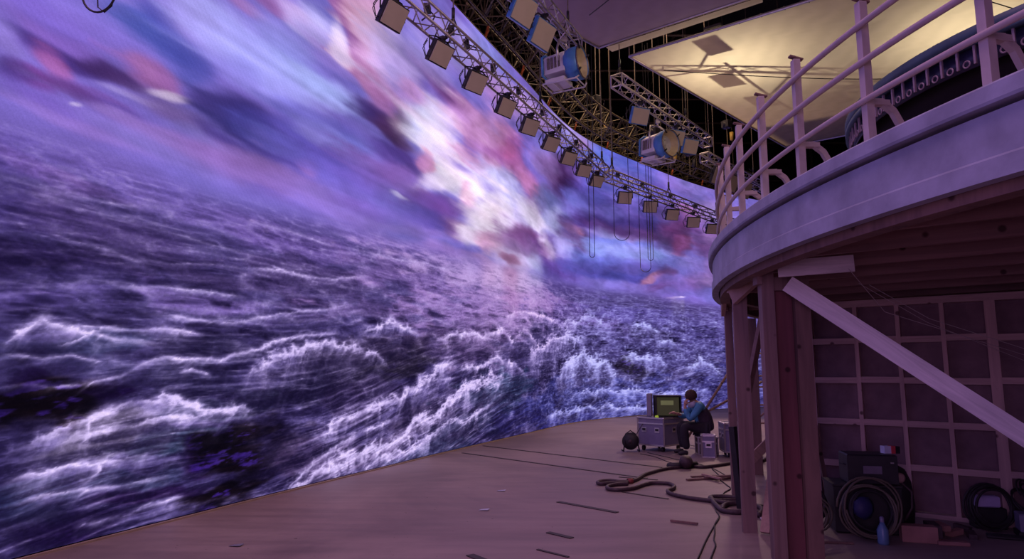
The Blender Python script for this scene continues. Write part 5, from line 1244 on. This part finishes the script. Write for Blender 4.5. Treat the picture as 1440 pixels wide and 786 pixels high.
t.part('body',MB().lathe((3.96,7.14,.0),(0,0,1),[(0,.02),(.0,.15),(.25,.17),(.48,.15),(.60,.10),(.66,.0)],14),M['black'])
t.part('ear_pad',MB().lathe((3.93,6.99,.53),(-.3,-1,.1),[(0,.045),(.02,.05),(.03,.03),(.03,0)],16),mat('tan_pad',(.35,.22,.2)))
t.part('strap',MB().tube([(3.92,6.98,.50),(4.02,6.95,.40),(4.0,6.93,.25),(3.93,6.95,.12)],.014,6),M['hose'])
t=Thing('spray_bottle',(3.42,6.45,0),'pale blue bottle standing inside the big cable coil','bottle')
t.part('body',MB().lathe((3.47,6.52,0),(0,0,1),[(0,.0),(0,.045),(.02,.05),(.13,.05),(.17,.03),(.20,.018),(.20,0)],16),mat('blue_bottle',(.12,.22,.40),.35)); t.part('cap',MB().lathe((3.47,6.52,.20),(0,0,1),[(0,.02),(.04,.02),(.05,.012),(.05,0)],12),M['case_panel'])
single('blue_cloth_bundle',MB().lathe((3.36,6.72,.30),(.3,-1,0),[(0,.0),(0,.09),(.08,.11),(.12,.05),(.12,0)],9),mat('navy_cloth',(.03,.03,.12)),'dark blue bundle behind the cable coil','cloth',loc=(3.36,6.72,.30))
def brick(c,d,rz,label,cat,m,name): return single(name,MB().box(c,d,rz,.004),m,label,cat,loc=tuple(c))
M['brickm']=mat('reddish_cardboard',(.34,.17,.15),.8)
brick((3.86,6.62,.075),(.30,.13,.15),-.32,'reddish cardboard box on the floor right of the coil','box',M['brickm'],'cardboard_box')
brick((4.10,6.50,.018),(.26,.10,.035),-.25,'flat reddish board lying before the cardboard box','board',M['brickm'],'flat_board')
brick((4.08,6.75,.07),(.10,.26,.14),-.32,'dark crate behind the cardboard box','box',M['hose'],'small_crate')
brick((2.98,6.55,.01),(.42,.04,.018),-.15,'dark flat stick on the purple floor before the coils','wood',M['lumber_dark'],'flat_stick')
for i,(x,y,z,d,a) in enumerate(((4.35,6.85,.03,.16,.3),(4.45,6.75,.03,.12,1.2),(4.25,6.95,.04,.2,.8),(4.5,6.95,.05,.14,2.2),(4.2,6.8,.10,.15,1.7))):
    single('rubble_scrap',MB().obox((x,y,z),(math.cos(a)*d/2,math.sin(a)*d/2,.01),(-math.sin(a)*.035,math.cos(a)*.035,0),(0,0,.025)),M['hose'] if i%2 else M['brickm'],('reddish','dark')[i%2]+' scrap in the heap before the stud wall, '+('nearest the cardboard box','toward the black coil','lying at the back left','at the back right','on top')[i],'scrap','scraps before the stud wall',loc=(x,y,z))
t=Thing('power_unit',(5.28,6.93,0),'grey metal unit at the right, under the cable tangle','unit')
t.part('body',MB().box((5.12,6.76,.14),(.34,.22,.17),-.45,.01),M['case_panel']); t.part('foot',MB().box((5.12,6.77,.03),(.36,.24,.05),-.45),M['black'])
t=Thing('plastic_crate',(4.92,7.15,0),'pale lilac box behind the black coil at the right','box'); t.part('body',MB().box((4.90,7.16,.27),(.22,.10,.11),-.2,.01),mat('lilac_plastic',(.42,.36,.62),.5)); t.part('base',MB().box((4.92,7.18,.105),(.30,.14,.21),-.2,.01),M['black'])
t=Thing('plastic_crate',(5.5,7.0,0),'pale lilac box at the right edge behind the grey unit','box'); t.part('body',MB().box((5.43,6.80,.26),(.30,.10,.16),-.65,.01),mat('lilac_box',(.38,.32,.58),.5)); t.part('base',MB().box((5.44,6.81,.09),(.34,.14,.18),-.65,.01),M['black'])
P=[(4.6,6.75),(4.9,6.62),(5.2,6.52),(5.6,6.42),(6.0,6.4)]
for k in range(3):
    kl=('front','middle','rear')[k]
    P2=smooth_path([(a+.03*k,b+.05*k) for a,b in P],.016); single('floor_cable',MB().tube(P2,.015,6),M['rubber'],'thick black cord along the floor before the grey unit, '+kl+' one','cord','cords before the grey unit',loc=tuple(P2[0]))
single('timber_brace',MB().beam((3.72,8.1,.02),(3.52,7.95,1.05),.05,.03),M['lumber_dark'],'old stick leaning on the stud wall behind the thick post','brace',loc=(3.72,8.1,0))
print('objects',len(bpy.data.objects))
